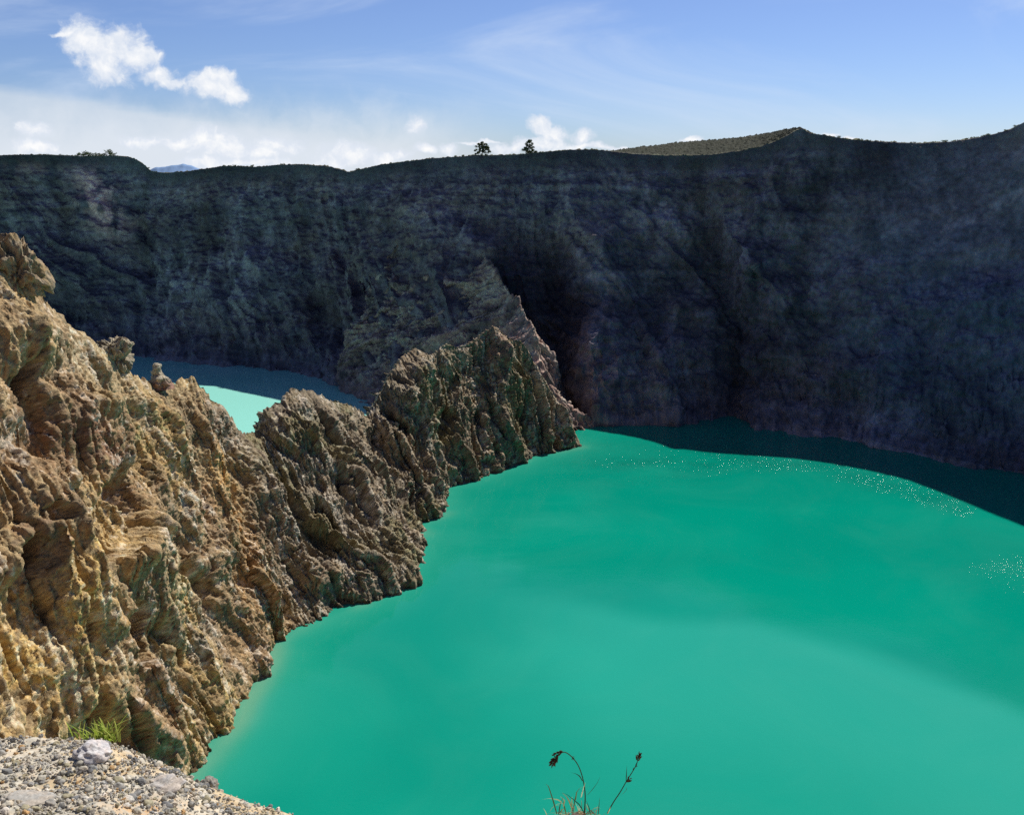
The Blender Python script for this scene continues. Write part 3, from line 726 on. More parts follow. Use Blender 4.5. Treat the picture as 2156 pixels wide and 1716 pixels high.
class Acc:
    def __init__(s): s.V = []; s.F = []; s.C = []; s.n = 0
    def add(s, VF, col):
        V, F = VF; s.V.append(V); s.F.append(F + s.n); s.n += len(V)
        col = np.asarray(col, float); s.C.append(np.broadcast_to(col, V.shape) if col.ndim == 1 else col)
    def mesh(s, name, mat, smooth=True):
        return raw_mesh(name, np.concatenate(s.V), np.concatenate(s.F), mat, np.concatenate(s.C), smooth)

def leaf_cloud(rng, centers, radii, n, size, cols):
    """many small leaf faces spread through clumps"""
    k = rng.integers(0, len(centers), n)
    d = rng.normal(size=(n, 3)); d /= np.linalg.norm(d, axis=1)[:, None]
    c = centers[k] + d * (radii[k] * rng.random(n) ** 0.45)[:, None] * np.array([1, 1, 0.75])
    a = rng.normal(size=(n, 3)); a /= np.linalg.norm(a, axis=1)[:, None]
    b = np.cross(a, rng.normal(size=(n, 3))); b /= np.linalg.norm(b, axis=1)[:, None]
    s = size * (0.6 + 0.8 * rng.random(n))[:, None]
    V = np.stack([c - a * s, c + b * s * 0.5, c + a * s, c - b * s * 0.5], 1).reshape(-1, 3)
    F = np.arange(4 * n).reshape(n, 4)
    sh = (0.65 + 0.7 * rng.random(len(centers)))[k] * (0.8 + 0.4 * rng.random(n))
    C = np.repeat(np.asarray(cols)[rng.integers(0, len(cols), n)] * sh[:, None], 4, 0)
    return V, F, C

GREENS = np.array([(0.08, 0.10, 0.05), (0.10, 0.13, 0.06), (0.06, 0.08, 0.045)])
def rim_tree(x, h, w, seed, label, conical):
    rng = np.random.default_rng(seed)
    base = rim_point(x, 1.5, -0.3)
    root = empty('tree', base); tag(root, label, 'tree', 'trees standing on the crater rim')
    tr = Acc()
    tr.add(tube([(0, 0, 0), (0.1, 0, h * .3), (0.05, 0, h * .6), (0, 0, h * .93)], [0.28, 0.2, 0.13, 0.04]), (0.09, 0.07, 0.055))
    cs, rs = [], []
    for i in range(44):
        z = h * (0.12 + 0.84 * rng.random() ** (1.5 if conical else 1.0)); 
        lim = w * 0.5 * ((1.05 - z / h) ** (0.8 if conical else 0.45))
        a = rng.random() * 6.28; r = lim * (0.3 + 0.75 * rng.random())
        p = np.array([math.cos(a) * r, math.sin(a) * r, z]); cs.append(p); rs.append(0.6 + 0.6 * rng.random())
        if i % 2 == 0: tr.add(tube([(0.05, 0, z * 0.7), p * [0.5, 0.5, 1] - [0, 0, h * .07], p], [0.09, 0.05, 0.02], 5), (0.09, 0.07, 0.055))
    cs.append(np.array([0, 0, h * 0.95])); rs.append(0.6)
    link('trunk', tr.mesh('trunk', M_BARK), root)
    V, F, C = leaf_cloud(rng, np.array(cs), np.array(rs), 5200, 0.26, GREENS)
    link('crown', raw_mesh('crown', V, F, M_LEAF, C, False), root)

rim_tree(1015, 8.2, 12.5, 1, 'dark spreading tree with a broken crown alone on the rim skyline', False)
rim_tree(1114, 8.2, 9.2, 2, 'dark pointed conical tree on the rim skyline in front of white cloud', True)

def shrub_mesh(seed, h, w, n):
    rng = np.random.default_rng(seed)
    k = 7
    cs = np.stack([rng.uniform(-.5, .5, k) * w, rng.uniform(-.4, .4, k) * w, rng.uniform(0.2, 0.8, k) * h], -1); rs = rng.uniform(.25, .45, k) * h
    V, F, C = leaf_cloud(rng, cs, rs, n, 0.17, GREENS * 1.15)
    a = Acc(); a.add((V, F), C)
    for c in cs[:4]: a.add(tube([(0, 0, -0.3), c * 0.5, c], [0.06, 0.04, 0.015], 4), (0.08, 0.06, 0.045))
    return a.mesh('shrub', M_LEAF, False)
shr = [shrub_mesh(i, 2.2, 2.6, 420) for i in range(5)]
rr = np.random.default_rng(21)
clump = [(163, 1.1), (172, 1.7), (180, 2.0), (188, 1.4), (196, 1.3), (204, 1.2), (213, 1.3), (222, 1.2), (233, 2.2), (240, 1.2)]
for i, (x, s) in enumerate(clump):
    o = link('shrub', shr[i % 5]); o.location = rim_point(x, 0.8, -0.3); o.scale = (s, s, s); o.rotation_euler = (0, 0, rr.random() * 6)
    tag(o, 'green bush in the thicket on the rim above the reddish scar', 'shrub', 'bushes in the thicket on the rim')
spots = list(rr.uniform(330, 1290, 34)) + list(rr.uniform(1760, 2150, 40)) + list(rr.uniform(5, 150, 7)) + [312, 318, 322]
for i, x in enumerate(spots):
    s = rr.uniform(0.2, 0.85) ** 1.3 * (0.8 if x > 1700 else 1.0)
    o = link('shrub', shr[i % 5]); o.location = rim_point(float(x), rr.uniform(0, 2), -0.3); o.scale = (s * 1.3, s * 1.3, s); o.rotation_euler = (0, 0, rr.random() * 6)
    tag(o, 'tiny scattered bush on the bare skyline of the crater rim', 'shrub', 'bushes dotted along the rim skyline')

# ----------------------------------------------------------------------------- near ground: gravel rim at our feet
EDGE = [(-900, 1500, 4.6), (-300, 1540, 4.4), (-100, 1552, 4.3), (0, 1556, 4.2), (60, 1555, 4.2), (120, 1552, 4.15), (170, 1552, 4.1), (215, 1560, 4.05), (260, 1578, 4.0), (300, 1594, 3.95), (350, 1612, 3.9), (400, 1640, 3.85), (440, 1655, 3.8),
        (480, 1674, 3.7), (520, 1689, 3.65), (560, 1700, 3.6), (612, 1718, 3.5), (700, 1748, 3.4), (850, 1768, 3.25), (1000, 1756, 3.1), (1120, 1738, 3.05), (1215, 1726, 3.0), (1300, 1740, 3.0), (1400, 1765, 2.95),
        (1700, 1830, 2.85), (2100, 1900, 2.8), (2700, 1960, 2.8), (3200, 1990, 2.8)]
def build_ground():
    nu, nv = 900, 300
    xs = np.linspace(-850, 3150, nu)
    a, b = knots(EDGE); ey = smooth1(np.interp(xs, a, b[:, 0]), 9); er = smooth1(np.interp(xs, a, b[:, 1]), 25)
    E = pt(xs, ey, er)
    d = E[:, :2] / er[:, None]
    rows_r = [-6, -1, 0.3, 1.0]; 
    v = np.linspace(0, 1, nv)
    P = np.zeros((nu, nv, 3))
    near = np.concatenate([d * 0.8, np.full((nu, 1), -1.64)], 1)
    n1 = 200
    f = (np.linspace(0, 1, n1) ** 0.8)[None, :, None]
    P[:, :n1] = near[:, None] * (1 - f) + E[:, None] * f
    hump = 0.05 * np.sin(f[..., 0] * math.pi); P[:, :n1, 2] += hump * 0.4
    q = np.linspace(0, 1, nv - n1 + 1)[1:]
    run = 0.02 + 150 * q ** 4.5
    drop = np.where(run < 2, run * (0.55 + 0.5 * run), 0); drop = 0.75 * run + 0.35 * np.minimum(run, 3) * np.minimum(run, 1.0) + 0.12 * np.minimum(run, 30)
    drop = np.minimum(drop, 136)
    P[:, n1:, :2] = E[:, None, :2] + d[:, None] * run[None, :, None]
    P[:, n1:, 2] = E[:, None, 2] - drop[None, :]
    s = np.ones((nu, nv)); rr_ = np.linalg.norm(P[..., :2], axis=-1)
    n = fbm(P / 0.35, 4) * 0.02 + fbm(P / 0.07 + 3, 3) * 0.006 + fbm(P / 3.0, 3) * np.clip(rr_ - 6, 0, 20) * 0.08
    P[..., 2] += n * np.where(np.arange(nv) < n1, 1, 1)[None, :]
    n_a = fbm(P / 0.25 + 4, 4); n_b = fbm(P / 0.04, 3)
    px, py = proj(P)
    c = np.zeros(P.shape, np.float32) + np.array([0.58, 0.53, 0.43], np.float32)
    c = mixc(c, (0.46, 0.43, 0.36), 0.7 * sst(-0.1, 0.5, n_a)); c = mixc(c, (0.55, 0.40, 0.20), 0.6 * sst(0.1, 0.5, -n_a))
    c = mixc(c, (0.50, 0.27, 0.08), 0.8 * blob(px, py, 300, 1700, 80, 22) * sst(-0.3, 0.3, n_b)); c *= (1 + 0.3 * n_b)[..., None]
    c = mixc(c, (0.24, 0.18, 0.11), sst(6, 14, rr_))
    o = link('ground', raw_mesh('ground', P, grid_faces(nu, nv), M_STONE, c))
    tag(o, 'pale sandy crater rim at the feet of the viewer', None, None, 'structure')
    return P[:, :n1 + 14], px[:, :n1 + 14], py[:, :n1 + 14]
GP, GX, GY = build_ground()

def ground_at(x, y):
    i = np.argmin((GX - x) ** 2 + (GY - y) ** 2); return GP.reshape(-1, 3)[i]

# gravel: thousands of little stones, uncountable
def pebble_base(seed, sub):
    bm = bmesh.new(); bmesh.ops.create_icosphere(bm, subdivisions=sub, radius=1.0)
    V = np.array([v.co[:] for v in bm.verts]); F = np.array([[v.index for v in f.verts] for f in bm.faces]); bm.free()
    f1, f2, _ = worley(V * 1.0 + seed * 5.7)
    r = 1 + 0.45 * fbm(V * 0.9 + seed * 3.3, 2) + 0.5 * (np.minimum(f2 - f1, .5) - .2) + 0.12 * fbm(V * 3 + seed, 2)
    return V * r[:, None] * np.array([1, 0.85, 0.68]), F

def rot_mats(n, rng):
    q = rng.normal(size=(n, 4)); q /= np.linalg.norm(q, axis=1)[:, None]
    w, x, y, z = q.T
    return np.stack([1 - 2 * (y * y + z * z), 2 * (x * y - z * w), 2 * (x * z + y * w), 2 * (x * y + z * w), 1 - 2 * (x * x + z * z), 2 * (y * z - x * w),
                     2 * (x * z - y * w), 2 * (y * z + x * w), 1 - 2 * (x * x + y * y)], -1).reshape(n, 3, 3)

STONE_COLS = np.array([(0.38, 0.365, 0.33), (0.28, 0.28, 0.27), (0.46, 0.43, 0.36), (0.58, 0.53, 0.43), (0.19, 0.19, 0.19), (0.42, 0.38, 0.26), (0.66, 0.62, 0.55), (0.48, 0.31, 0.15)])
STONE_P = np.array([0.17, 0.13, 0.20, 0.17, 0.10, 0.11, 0.08, 0.04])
def build_gravel():
    rng = np.random.default_rng(5)
    vis = (GX > -260) & (GX < 820) & (GY < 1900) & (GY > 1500)
    idx = np.argwhere(vis)
    # area weights
    du = np.linalg.norm(np.gradient(GP, axis=0), axis=-1) * np.linalg.norm(np.gradient(GP, axis=1), axis=-1)
    w = du[vis]; dens = 0.35 + 1.3 * sst(-0.35, 0.35, fbm(GP[vis] / 0.22 + 6, 3)); w = w * dens; w /= w.sum()
    n = 14000
    pick = idx[rng.choice(len(idx), n, p=w)]
    pos = GP[pick[:, 0], pick[:, 1]] + rng.normal(size=(n, 3)) * np.array([.006, .006, 0])
    size = np.clip(np.exp(rng.normal(-5.5, 0.55, n)), 0.0016, 0.015)
    acc = Acc()
    kinds = rng.integers(0, 8, n)
    for k in range(8):
        V, F = pebble_base(k, 2)
        s = kinds == k; m = s.sum()
        R = rot_mats(m, rng)
        Vn = np.einsum('nij,vj->nvi', R, V) * size[s][:, None, None]
        Vn[..., 2] *= 0.85
        Vn += (pos[s] + np.array([0, 0, 1]) * (size[s] * 0.35)[:, None])[:, None]
        Fn = (F[None] + (np.arange(m) * len(V))[:, None, None]).reshape(-1, 3)
        cc = STONE_COLS[rng.choice(len(STONE_COLS), m, p=STONE_P)] * rng.uniform(0.75, 1.2, (m, 1))
        acc.add((Vn.reshape(-1, 3), Fn), np.repeat(cc, len(V), 0))
    o = link('gravel', acc.mesh('gravel', M_STONE, False))
    tag(o, 'loose grey and cream gravel covering the slope at the viewer feet', 'gravel', None, 'stuff')
build_gravel()

def set_on(x, y, me, rot, label, cat, group=None, lift=0.0, name='stone', scale=1.0):
    p = ground_at(x, y)
    o = link(name, me); o.location = (p[0], p[1], p[2] + lift); o.rotation_euler = rot; o.scale = (scale,) * 3
    return tag(o, label, cat, group)

set_on(198, 1596, rock_mesh('boulder', 11, (0.068, 0.058, 0.050), M_STONE, (0.58, 0.555, 0.56), 5, 0.34, 0.05, 0.24, (0.66, 0.635, 0.62)), (0.15, 0.25, 0.5),
       'largest pale lilac white stone beside the green grass tuft', 'stone', None, 0.012)
set_on(338, 1662, rock_mesh('boulder', 14, (0.075, 0.06, 0.022), M_STONE, (0.50, 0.47, 0.43), 5, 0.25, 0.06, 0.35, (0.56, 0.53, 0.50)), (0.1, -0.15, 0.4),
       'low flat pale stone half buried in the gravel', 'stone', None, 0.008)
set_on(442, 1660, rock_mesh('boulder', 17, (0.042, 0.04, 0.034), M_STONE, (0.24, 0.235, 0.215), 5, 0.3, 0.08, 0.4, (0.32, 0.30, 0.26)), (0.3, 0.1, 1.0),
       'dark grey angular stone on the gravel edge below the cliff foot', 'stone', None, 0.012)
set_on(60, 1690, rock_mesh('boulder', 19, (0.085, 0.06, 0.014), M_STONE, (0.44, 0.42, 0.38), 5, 0.25, 0.06, 0.3), (0.0, 0.1, 0.2),
       'broad flat grey stone sunk in gravel in the photo corner', 'stone', None, 0.004)
mid = [rock_mesh('stone', 30 + i, (0.02, 0.017, 0.014), M_STONE, STONE_COLS[i % 7], 3, 0.35, 0.08, 0.45) for i in range(7)]
rs = np.random.default_rng(9)
for i in range(64):
    for _ in range(50):
        x, y = rs.uniform(0, 590), rs.uniform(1560, 1712)
        ey = np.interp(x, [e[0] for e in EDGE], [e[1] for e in EDGE])
        if y > ey + 4: break
    set_on(x, y, mid[i % 7], tuple(rs.uniform(-1, 1, 3) * (0.5, 0.5, 3)), 'small angular stone strewn among the gravel', 'stone', 'small stones strewn over the gravel', 0.004, 'stone', rs.uniform(0.55, 1.1))

# grass tuft behind the white stone
def grass_tuft():
    rng = np.random.default_rng(3)
    p = ground_at(214, 1566)
    root_loc = Vector((p[0], p[1] + 0.03, p[2] - 0.01))
    a = Acc()
    for i in range(120):
        off = np.array([rng.normal(0, 0.028), rng.normal(0, 0.02), 0]); 
        if i % 5 == 0: off[0] -= 0.07
        az = rng.uniform(0, 6.28); L = rng.uniform(0.04, 0.115) * (1.1 if off[0] > -0.02 else 1.0); lean = rng.uniform(0.2, 0.9)
        t = np.linspace(0, 1, 9)
        dirv = np.array([math.cos(az), math.sin(az), 0])
        path = off + dirv * (L * lean * t ** 1.6)[:, None] + np.array([0, 0, 1]) * (L * (t - 0.42 * lean * t ** 2.2))[:, None]
        g = np.array([(0.34, 0.44, 0.07), (0.46, 0.50, 0.12), (0.22, 0.32, 0.05), (0.50, 0.44, 0.18)][rng.choice(4, p=[.4, .3, .2, .1])])
        side = np.array([-math.sin(az + rng.normal(0, .5)), math.cos(az), 0.1]); 
        V, F = blade(path, rng.uniform(0.0024, 0.0050), side)
        tt = np.repeat(t, 2)[:, None]
        a.add((V, F), g * (0.75 + 0.45 * tt))
    o = link('grass_tuft', a.mesh('grass_tuft', M_LEAF)); o.location = root_loc
    tag(o, 'bright yellow green grass tuft growing behind the white stone', 'grass tuft')
grass_tuft()

# sedge with seed heads at the bottom edge
def sedge():
    rng = np.random.default_rng(8)
    R0 = 2.98
    P2 = lambda x, y, d=0.0: pt(x, y, R0 + d)
    base = P2(1216, 1716)
    root = empty('sedge_plant', base - np.array([0, 0, 0.02])); tag(root, 'dry sedge clump with drooping dark seed heads over green water', 'plant')
    inv = base - np.array([0, 0, 0.02])
    def px(X, Y): return 1250 / 2448 * W + X / 2156 * 400 * W / 2448, (1700 + Y / 1337 * 248) * W / 2448       # sketch units of the close-up
    def path(pts, d=None):
        pts = np.array(pts, float); n = 40
        k = np.arange(len(pts)); t = np.linspace(0, len(pts) - 1, n)
        X = smooth1(np.interp(t, k, pts[:, 0]), 9); Y = smooth1(np.interp(t, k, pts[:, 1]), 9)
        x, y = px(X, Y)
        dd = np.interp(t, k, d) if d is not None else 0.0
        return pt(x, y, R0 + dd) - inv
    dark = (0.055, 0.075, 0.03); brown = (0.085, 0.05, 0.03); straw = (0.50, 0.44, 0.22)
    stems = [([(790, 1330), (800, 1200), (808, 1080), (790, 930), (755, 790), (715, 690), (660, 610), (590, 545), (530, 510), (470, 540), (420, 600), (385, 670)], 0.0023, dark, [0, 0, 0, 0, -.01, -.02, -.03, -.04, -.05, -.05, -.05, -.05]),
             ([(1080, 1330), (1130, 1230), (1190, 1130), (1250, 1050), (1310, 940), (1370, 840), (1430, 750), (1470, 670), (1490, 600), (1500, 545)], 0.0020, dark, None)]
    for pts, r, c, d in stems:
        p = path(pts, d); a = Acc(); a.add(tube(p, np.linspace(r, r * 0.55, len(p)), 6), c)
        link('stem', a.mesh('stem', M_STRAW), root)
    def head(p0, p1, n, fat, d=-0.05):
        a = Acc()
        x0, y0 = px(*p0); x1, y1 = px(*p1)
        A = pt(x0, y0, R0 + d) - inv; B = pt(x1, y1, R0 + d) - inv
        ax = (B - A); L = np.linalg.norm(ax); ax /= L
        for i in range(n):
            t = (i + 0.5) / n; c = A + ax * L * t
            rd = rng.normal(size=3); rd -= ax * rd.dot(ax); rd /= np.linalg.norm(rd)
            dv = ax * 0.85 + rd * 0.6; dv /= np.linalg.norm(dv)
            w = fat * (0.6 + 0.6 * math.sin(math.pi * min(1, t * 0.8 + 0.15)))
            q = np.linspace(0, 1, 6); pth = c + rd * w * 0.35 + dv * (q * w * 2.4)[:, None]
            a.add(tube(pth, w * 0.42 * np.array([0.3, 0.9, 1.0, 0.75, 0.4, 0.05]), 5), np.array(brown) * rng.uniform(0.6, 1.5))
        link('seed_head', a.mesh('seed_head', M_STRAW), root)
    head((520, 505), (400, 570), 18, 0.0055); head((440, 560), (375, 690), 30, 0.0068); head((655, 575), (640, 615), 6, 0.003, -0.03)
    head((1478, 640), (1500, 545), 20, 0.0056, 0); head((1455, 720), (1475, 670), 7, 0.003, 0); head((1420, 770), (1445, 715), 5, 0.0024, 0); head((1335, 920), (1375, 865), 10, 0.0054, 0)
    leaves = [([(800, 1330), (730, 1200), (670, 1150), (560, 1060), (470, 1050)], dark), ([(830, 1080), (900, 1000), (960, 920), (1000, 830)], dark), ([(770, 900), (730, 830), (680, 800), (610, 785)], dark),
              ([(970, 1330), (980, 1220), (990, 1100)], dark), ([(1330, 900), (1335, 800), (1340, 690)], dark), ([(1220, 1100), (1290, 1060), (1335, 1010), (1335, 970)], dark),
              ([(640, 1280), (600, 1160), (560, 1090), (500, 1040)], straw), ([(500, 1170), (450, 1135), (350, 1120), (250, 1130)], straw), ([(510, 1180), (420, 1200), (370, 1250), (340, 1300)], straw),
              ([(680, 1150), (690, 1040), (740, 980), (850, 970)], (0.30, 0.34, 0.12)), ([(750, 1110), (775, 1010), (805, 910)], (0.72, 0.72, 0.55)), ([(1090, 1320), (1115, 1270), (1130, 1225)], (0.72, 0.66, 0.42)),
              ([(660, 1220), (670, 1130), (690, 1050)], dark), ([(460, 1330), (480, 1200), (520, 1090)], (0.13, 0.12, 0.06)), ([(520, 1230), (540, 1150), (480, 1090)], straw), ([(870, 1330), (850, 1230), (815, 1140)], dark),
              ([(930, 1330), (880, 1280), (840, 1260)], (0.2, 0.17, 0.09)), ([(450, 1330), (500, 1270), (560, 1210)], dark), ([(560, 1330), (530, 1210), (510, 1120)], (0.28, 0.33, 0.10)), ([(440, 1330), (400, 1180), (330, 960), (290, 930)], (0.1, 0.14, 0.06))]
    for pts, c in leaves:
        p = path(pts, np.linspace(0, rng.uniform(-0.04, 0.04), len(pts))); a = Acc()
        side = np.array([0.9, 0.3, 0.25]); V, F = blade(p, 0.0019 if c == dark else 0.0024, side); a.add((V, F), c)
        link('leaf', a.mesh('leaf', M_STRAW), root)
    # matted dead base with straw
    a = Acc()
    for i in range(240):
        s = np.array([rng.normal(0.0, 0.035), rng.normal(0, 0.03), rng.uniform(-0.03, 0.004)])
        az = rng.uniform(0, 6.28); L = rng.uniform(0.025, 0.07); t = np.linspace(0, 1, 7)
        pth = s + np.array([math.cos(az), math.sin(az), 0]) * (L * t)[:, None] + np.array([0, 0, 1]) * (0.022 * np.sin(t * 2.6) * rng.uniform(.2, 1.1))[:, None]
        c = np.array([(0.45, 0.38, 0.2), (0.2, 0.15, 0.09), (0.3, 0.3, 0.1), (0.1, 0.085, 0.07)][rng.choice(4)])
        a.add(blade(pth, rng.uniform(.0008, .0018), [-math.sin(az), math.cos(az), .3]), c)
    link('dead_leaf_base', a.mesh('dead_leaf_base', M_STRAW), root)
    me = rock_mesh('root_mound', 41, (0.065, 0.055, 0.03), M_STONE, (0.16, 0.13, 0.11), 4, 0.3, 0.12, 0.3)
    o = link('root_mound', me, root); o.location = (0.0, 0.0, -0.018)
sedge()

# ----------------------------------------------------------------------------- land beyond the crater
def build_plain():
    n = 90
    r = np.concatenate([[900], np.geomspace(1500, 60000, n - 1)]); th = np.linspace(-2.6, 2.6, 160)
    R_, T_ = np.meshgrid(r, th, indexing='ij')
    P = np.stack([R_ * np.sin(T_), R_ * np.cos(T_), -620 + 0 * R_ - R_ ** 2 / 1.3e7 * 0.5], -1)
    P[..., 2] += fbm(P / 2600.0, 4) * 60
    c = np.zeros(P.shape, np.float32) + np.array([0.10, 0.14, 0.10], np.float32)
    c = mixc(c, (0.22, 0.30, 0.40), sst(2000, 14000, R_))  # distance haze blended into the land colour
    tag(link('ground', raw_mesh('ground', P, grid_faces(*R_.shape), M_WALL, c)), 'hazy lowland far below beyond the crater rim', None, None, 'structure')
build_plain()
def build_mountain():
    prof = [(150, 480), (250, 400), (300, 366), (330, 350), (360, 346), (385, 345), (405, 350), (430, 358), (470, 380), (560, 430), (700, 500)]
    nu, nv = 300, 60
    xs = np.linspace(150, 700, nu); kx, ky = knots(prof)
    C = pt(xs, np.interp(xs, kx, ky[:, 0]) , 7000.0); v = np.linspace(0, 1, nv)[None, :, None]
    F = C.copy(); F[:, 2] = -700; dd = C[:, :2] / 7000
    F[:, :2] -= dd * 1500; Bk = C.copy(); Bk[:, :2] += dd * 1500; Bk[:, 2] = -700
    P = np.concatenate([F[:, None] * (1 - v) + C[:, None] * v, (C[:, None] * (1 - v) + Bk[:, None] * v)[:, 1:]], 1)
    P[..., 2] += fbm(P / 220.0, 4) * 14
    c = np.zeros(P.shape, np.float32) + np.array([0.22, 0.36, 0.62], np.float32)  # haze painted as a light blue base colour
    tag(link('mountain', raw_mesh('mountain', P, grid_faces(nu, P.shape[1]), M_WALL, c)), 'distant hazy blue mountain showing through the dip in the rim', None, None, 'structure')
build_mountain()

# ----------------------------------------------------------------------------- sun, sky and clouds
sdir = Vector((math.sin(SUN_AZ) * math.cos(SUN_EL), math.cos(SUN_AZ) * math.cos(SUN_EL), math.sin(SUN_EL)))
sl = bpy.data.lights.new('sun', 'SUN'); sl.energy = 4.8; sl.angle = math.radians(0.55); sl.color = (1.0, 0.95, 0.86)
so = bpy.data.objects.new('sun', sl); COL.objects.link(so); so.rotation_euler = (-sdir).to_track_quat('-Z', 'Y').to_euler()

def build_world():
    w = bpy.data.worlds.new('World'); sc.world = w; w.use_nodes = True
    nt = w.node_tree; b = NB(nt); bg = nt.nodes['Background']
    sky = b.n('ShaderNodeTexSky', sky_type='NISHITA'); sky.sun_disc = False
    sky.sun_elevation = SUN_EL; sky.sun_rotation = SUN_AZ; sky.altitude = 1600; sky.air_density = 1.0; sky.dust_density = 0.6; sky.ozone_density = 1.5
    D = b.n('ShaderNodeTexCoord').outputs['Generated']
    sp = b.n('ShaderNodeSeparateXYZ'); b.put(sp.inputs[0], D)
    X, Y, Z = sp.outputs
    Ys = b.m('MAXIMUM', Y, 0.05)
    U = b.m('DIVIDE', X, Ys); V = b.m('DIVIDE', Z, Ys)                     # azimuth / elevation tangents of the sky direction
    cb = b.n('ShaderNodeCombineXYZ'); b.put(cb.inputs[0], U); b.put(cb.inputs[1], V); uv = cb.outputs[0]
    front = b.ss(0.1, 0.35, Y)
    # sky tone: graded towards zenith
    el = b.m('ARCSINE', b.m('MINIMUM', b.m('MAXIMUM', Z, -1.0), 1.0))
    tone = b.mix(b.ss(0.0, 0.30, el), (0.55, 0.67, 0.97), (0.68, 0.71, 0.95))
    tone = b.mix(b.ss(0.55, 1.15, el), tone, (0.22, 0.25, 0.36))                  # unseen overhead sky dimmed to lower the ambient light
    tone = b.mix(b.ss(0.15, -0.5, Y), tone, (0.26, 0.31, 0.44))                   # sky behind the camera dimmed likewise
    skyc = b.mix(1.0, sky.outputs[0], tone, 'MULTIPLY')
    base = b.scale(skyc, SKY_GAIN)
    k = lambda x, y: (float(sight(x, y)[0] / sight(x, y)[1]), float(sight(x, y)[2] / sight(x, y)[1]))
    unit = 1.0 / FOC
    wn = b.n('ShaderNodeTexNoise'); b.put(wn.inputs['Vector'], uv); wn.inputs['Scale'].default_value = 22; wn.inputs['Detail'].default_value = 5; wn.inputs['Roughness'].default_value = 0.6
    wp = b.scale(b.v('SUBTRACT', wn.outputs['Color'], (0.5, 0.5, 0.5)), 0.028)
    wu = b.v('ADD', uv, wp)
    n1 = b.noise(wu, 30, 8, 0.58); n2 = b.noise(wu, 75, 6, 0.6)
    # high thin veil with a slanting upper edge on the left
    x0, v0 = k(0, 178); x1, v1 = k(950, 325)
    edge = b.m('ADD', b.m('MULTIPLY', b.m('SUBTRACT', U, x0), (v1 - v0) / (x1 - x0)), v0)
    stn = b.n('ShaderNodeMapping'); b.put(stn.inputs['Vector'], uv); stn.inputs['Rotation'].default_value = (0, 0, 0.17); stn.inputs['Scale'].default_value = (5, 50, 1)
    streak = b.noise(stn.outputs[0], 1.0, 5, 0.55, 0.6)
    dv = b.m('ADD', b.m('SUBTRACT', edge, V), b.m('MULTIPLY', b.m('SUBTRACT', streak, 0.5), 0.016))
    veil = b.m('MULTIPLY', b.ss(-0.003, 0.011, dv), b.ss(x1 + 0.10, x1 - 0.22, U))
    veil = b.m('MULTIPLY', veil, b.m('ADD', 0.62, b.m('MULTIPLY', streak, 0.36)))
    # cirrus wisps
    cm = b.n('ShaderNodeMapping'); b.put(cm.inputs['Vector'], uv); cm.inputs['Rotation'].default_value = (0, 0, 0.42); cm.inputs['Scale'].default_value = (2.2, 9, 1); cm.inputs['Location'].default_value = (3.1, 1.7, 0)
    ci = b.ss(0.46, 0.80, b.noise(cm.outputs[0], 1.0, 7, 0.58, 0.8))
    ci = b.m('MULTIPLY', ci, 0.7)
    # cumulus
    E = [(190, 90, 62, 45), (235, 105, 70, 52), (235, 150, 55, 38), (290, 125, 60, 34), (335, 160, 50, 22), (370, 182, 40, 16), (440, 190, 62, 28), (462, 168, 34, 26), (492, 195, 32, 24), (150, 70, 50, 7),
         (430, 298, 70, 30), (475, 310, 60, 35), (380, 300, 50, 18), (590, 305, 55, 22), (540, 325, 60, 20), (300, 298, 70, 14), (72, 315, 52, 18), (75, 280, 40, 22), (740, 325, 90, 26), (700, 340, 60, 22), (820, 330, 60, 18), (895, 315, 26, 14), (948, 315, 26, 14), (880, 265, 28, 24),
         (650, 345, 120, 16), (480, 345, 150, 14), (1140, 262, 28, 18), (1165, 282, 36, 22), (1130, 305, 80, 22), (1080, 310, 50, 14), (1228, 292, 30, 18), (1230, 310, 60, 10), (1310, 312, 60, 8), (1458, 294, 26, 7), (1748, 286, 26, 8), (1790, 300, 30, 9), (1015, 300, 60, 5)]
    f = None
    for (x, y, rx, ry) in E:
        cu, cv = k(x, y)
        q = b.v('MULTIPLY', b.v('SUBTRACT', wu, (cu, cv, 0)), (1 / (rx * 1.10 * unit), 1 / (ry * 1.10 * unit), 0))
        d = b.m('SUBTRACT', 1.0, b.v('LENGTH', q, out=1))
        f = d if f is None else b.m('SMOOTH_MAX', f, d, 0.22)
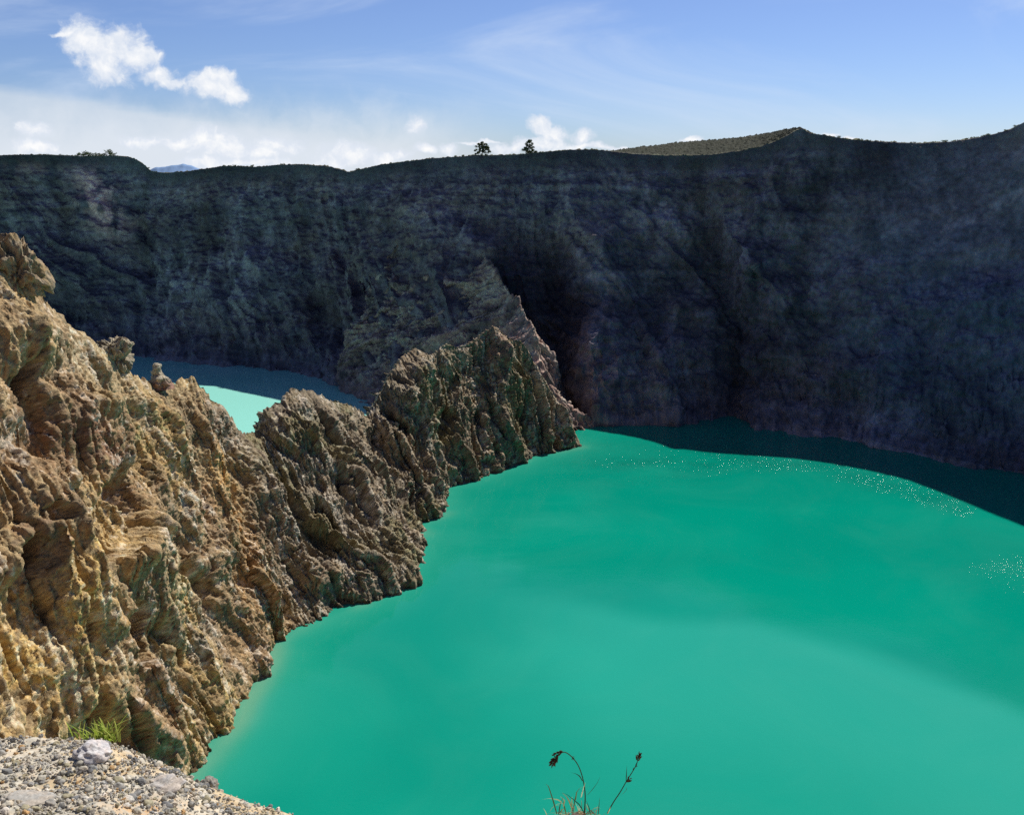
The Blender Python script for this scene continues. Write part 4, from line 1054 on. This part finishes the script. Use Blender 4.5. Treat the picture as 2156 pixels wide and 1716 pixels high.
    nn = b.m('ADD', b.m('MULTIPLY', b.m('SUBTRACT', n1, 0.5), 1.45), b.m('MULTIPLY', b.m('SUBTRACT', n2, 0.5), 0.9))
    dens = b.m('ADD', f, nn)
    cum = b.ss(-0.02, 0.58, dens)
    shade = b.ss(0.2, 1.3, b.m('ADD', dens, b.m('MULTIPLY', b.m('SUBTRACT', n2, 0.5), 1.4)))
    # low cloud bank along the horizon
    bank = b.m('MULTIPLY', b.ss(0.07, 0.0, b.m('ADD', V, b.m('MULTIPLY', b.m('SUBTRACT', n1, 0.5), 0.06))), b.ss(0.02, -0.12, U))
    c = b.mix(b.m('MULTIPLY', ci, front), base, (0.68, 0.78, 0.94))
    c = b.mix(b.m('MULTIPLY', veil, front), c, (0.60, 0.69, 0.80))
    c = b.mix(b.m('MULTIPLY', b.m('MULTIPLY', bank, 0.75), front), c, (0.78, 0.83, 0.90))
    ccol = b.mix(shade, (0.74, 0.80, 0.90), (1.0, 1.0, 1.0))
    c = b.mix(b.m('MULTIPLY', b.m('MULTIPLY', cum, 0.95), front), c, ccol)
    # the colours above are radiances; dividing by the strength keeps the Background at a physical setting
    b.put(bg.inputs['Color'], b.scale(c, 1.0 / 0.1)); bg.inputs['Strength'].default_value = 0.1
SKY_GAIN = 0.1
build_world()

# ----------------------------------------------------------------------------- camera and render settings
cd = bpy.data.cameras.new('camera'); cd.sensor_width = 36.0; cd.lens = 36.0 * FOC / W; cd.clip_start = 0.05; cd.clip_end = 100000
co = bpy.data.objects.new('camera', cd); COL.objects.link(co); co.location = (0, 0, 0); co.rotation_euler = (math.pi / 2 - PITCH, 0, 0)
sc.camera = co
sc.view_settings.view_transform = 'Standard'; sc.view_settings.look = 'None'; sc.view_settings.exposure = 0; sc.view_settings.gamma = 1
sc.render.engine = 'CYCLES'
sc.cycles.use_denoising = False
sc.cycles.max_bounces = 6; sc.cycles.diffuse_bounces = 1; sc.cycles.glossy_bounces = 3
sc.cycles.sample_clamp_direct = 20; sc.cycles.sample_clamp_indirect = 6
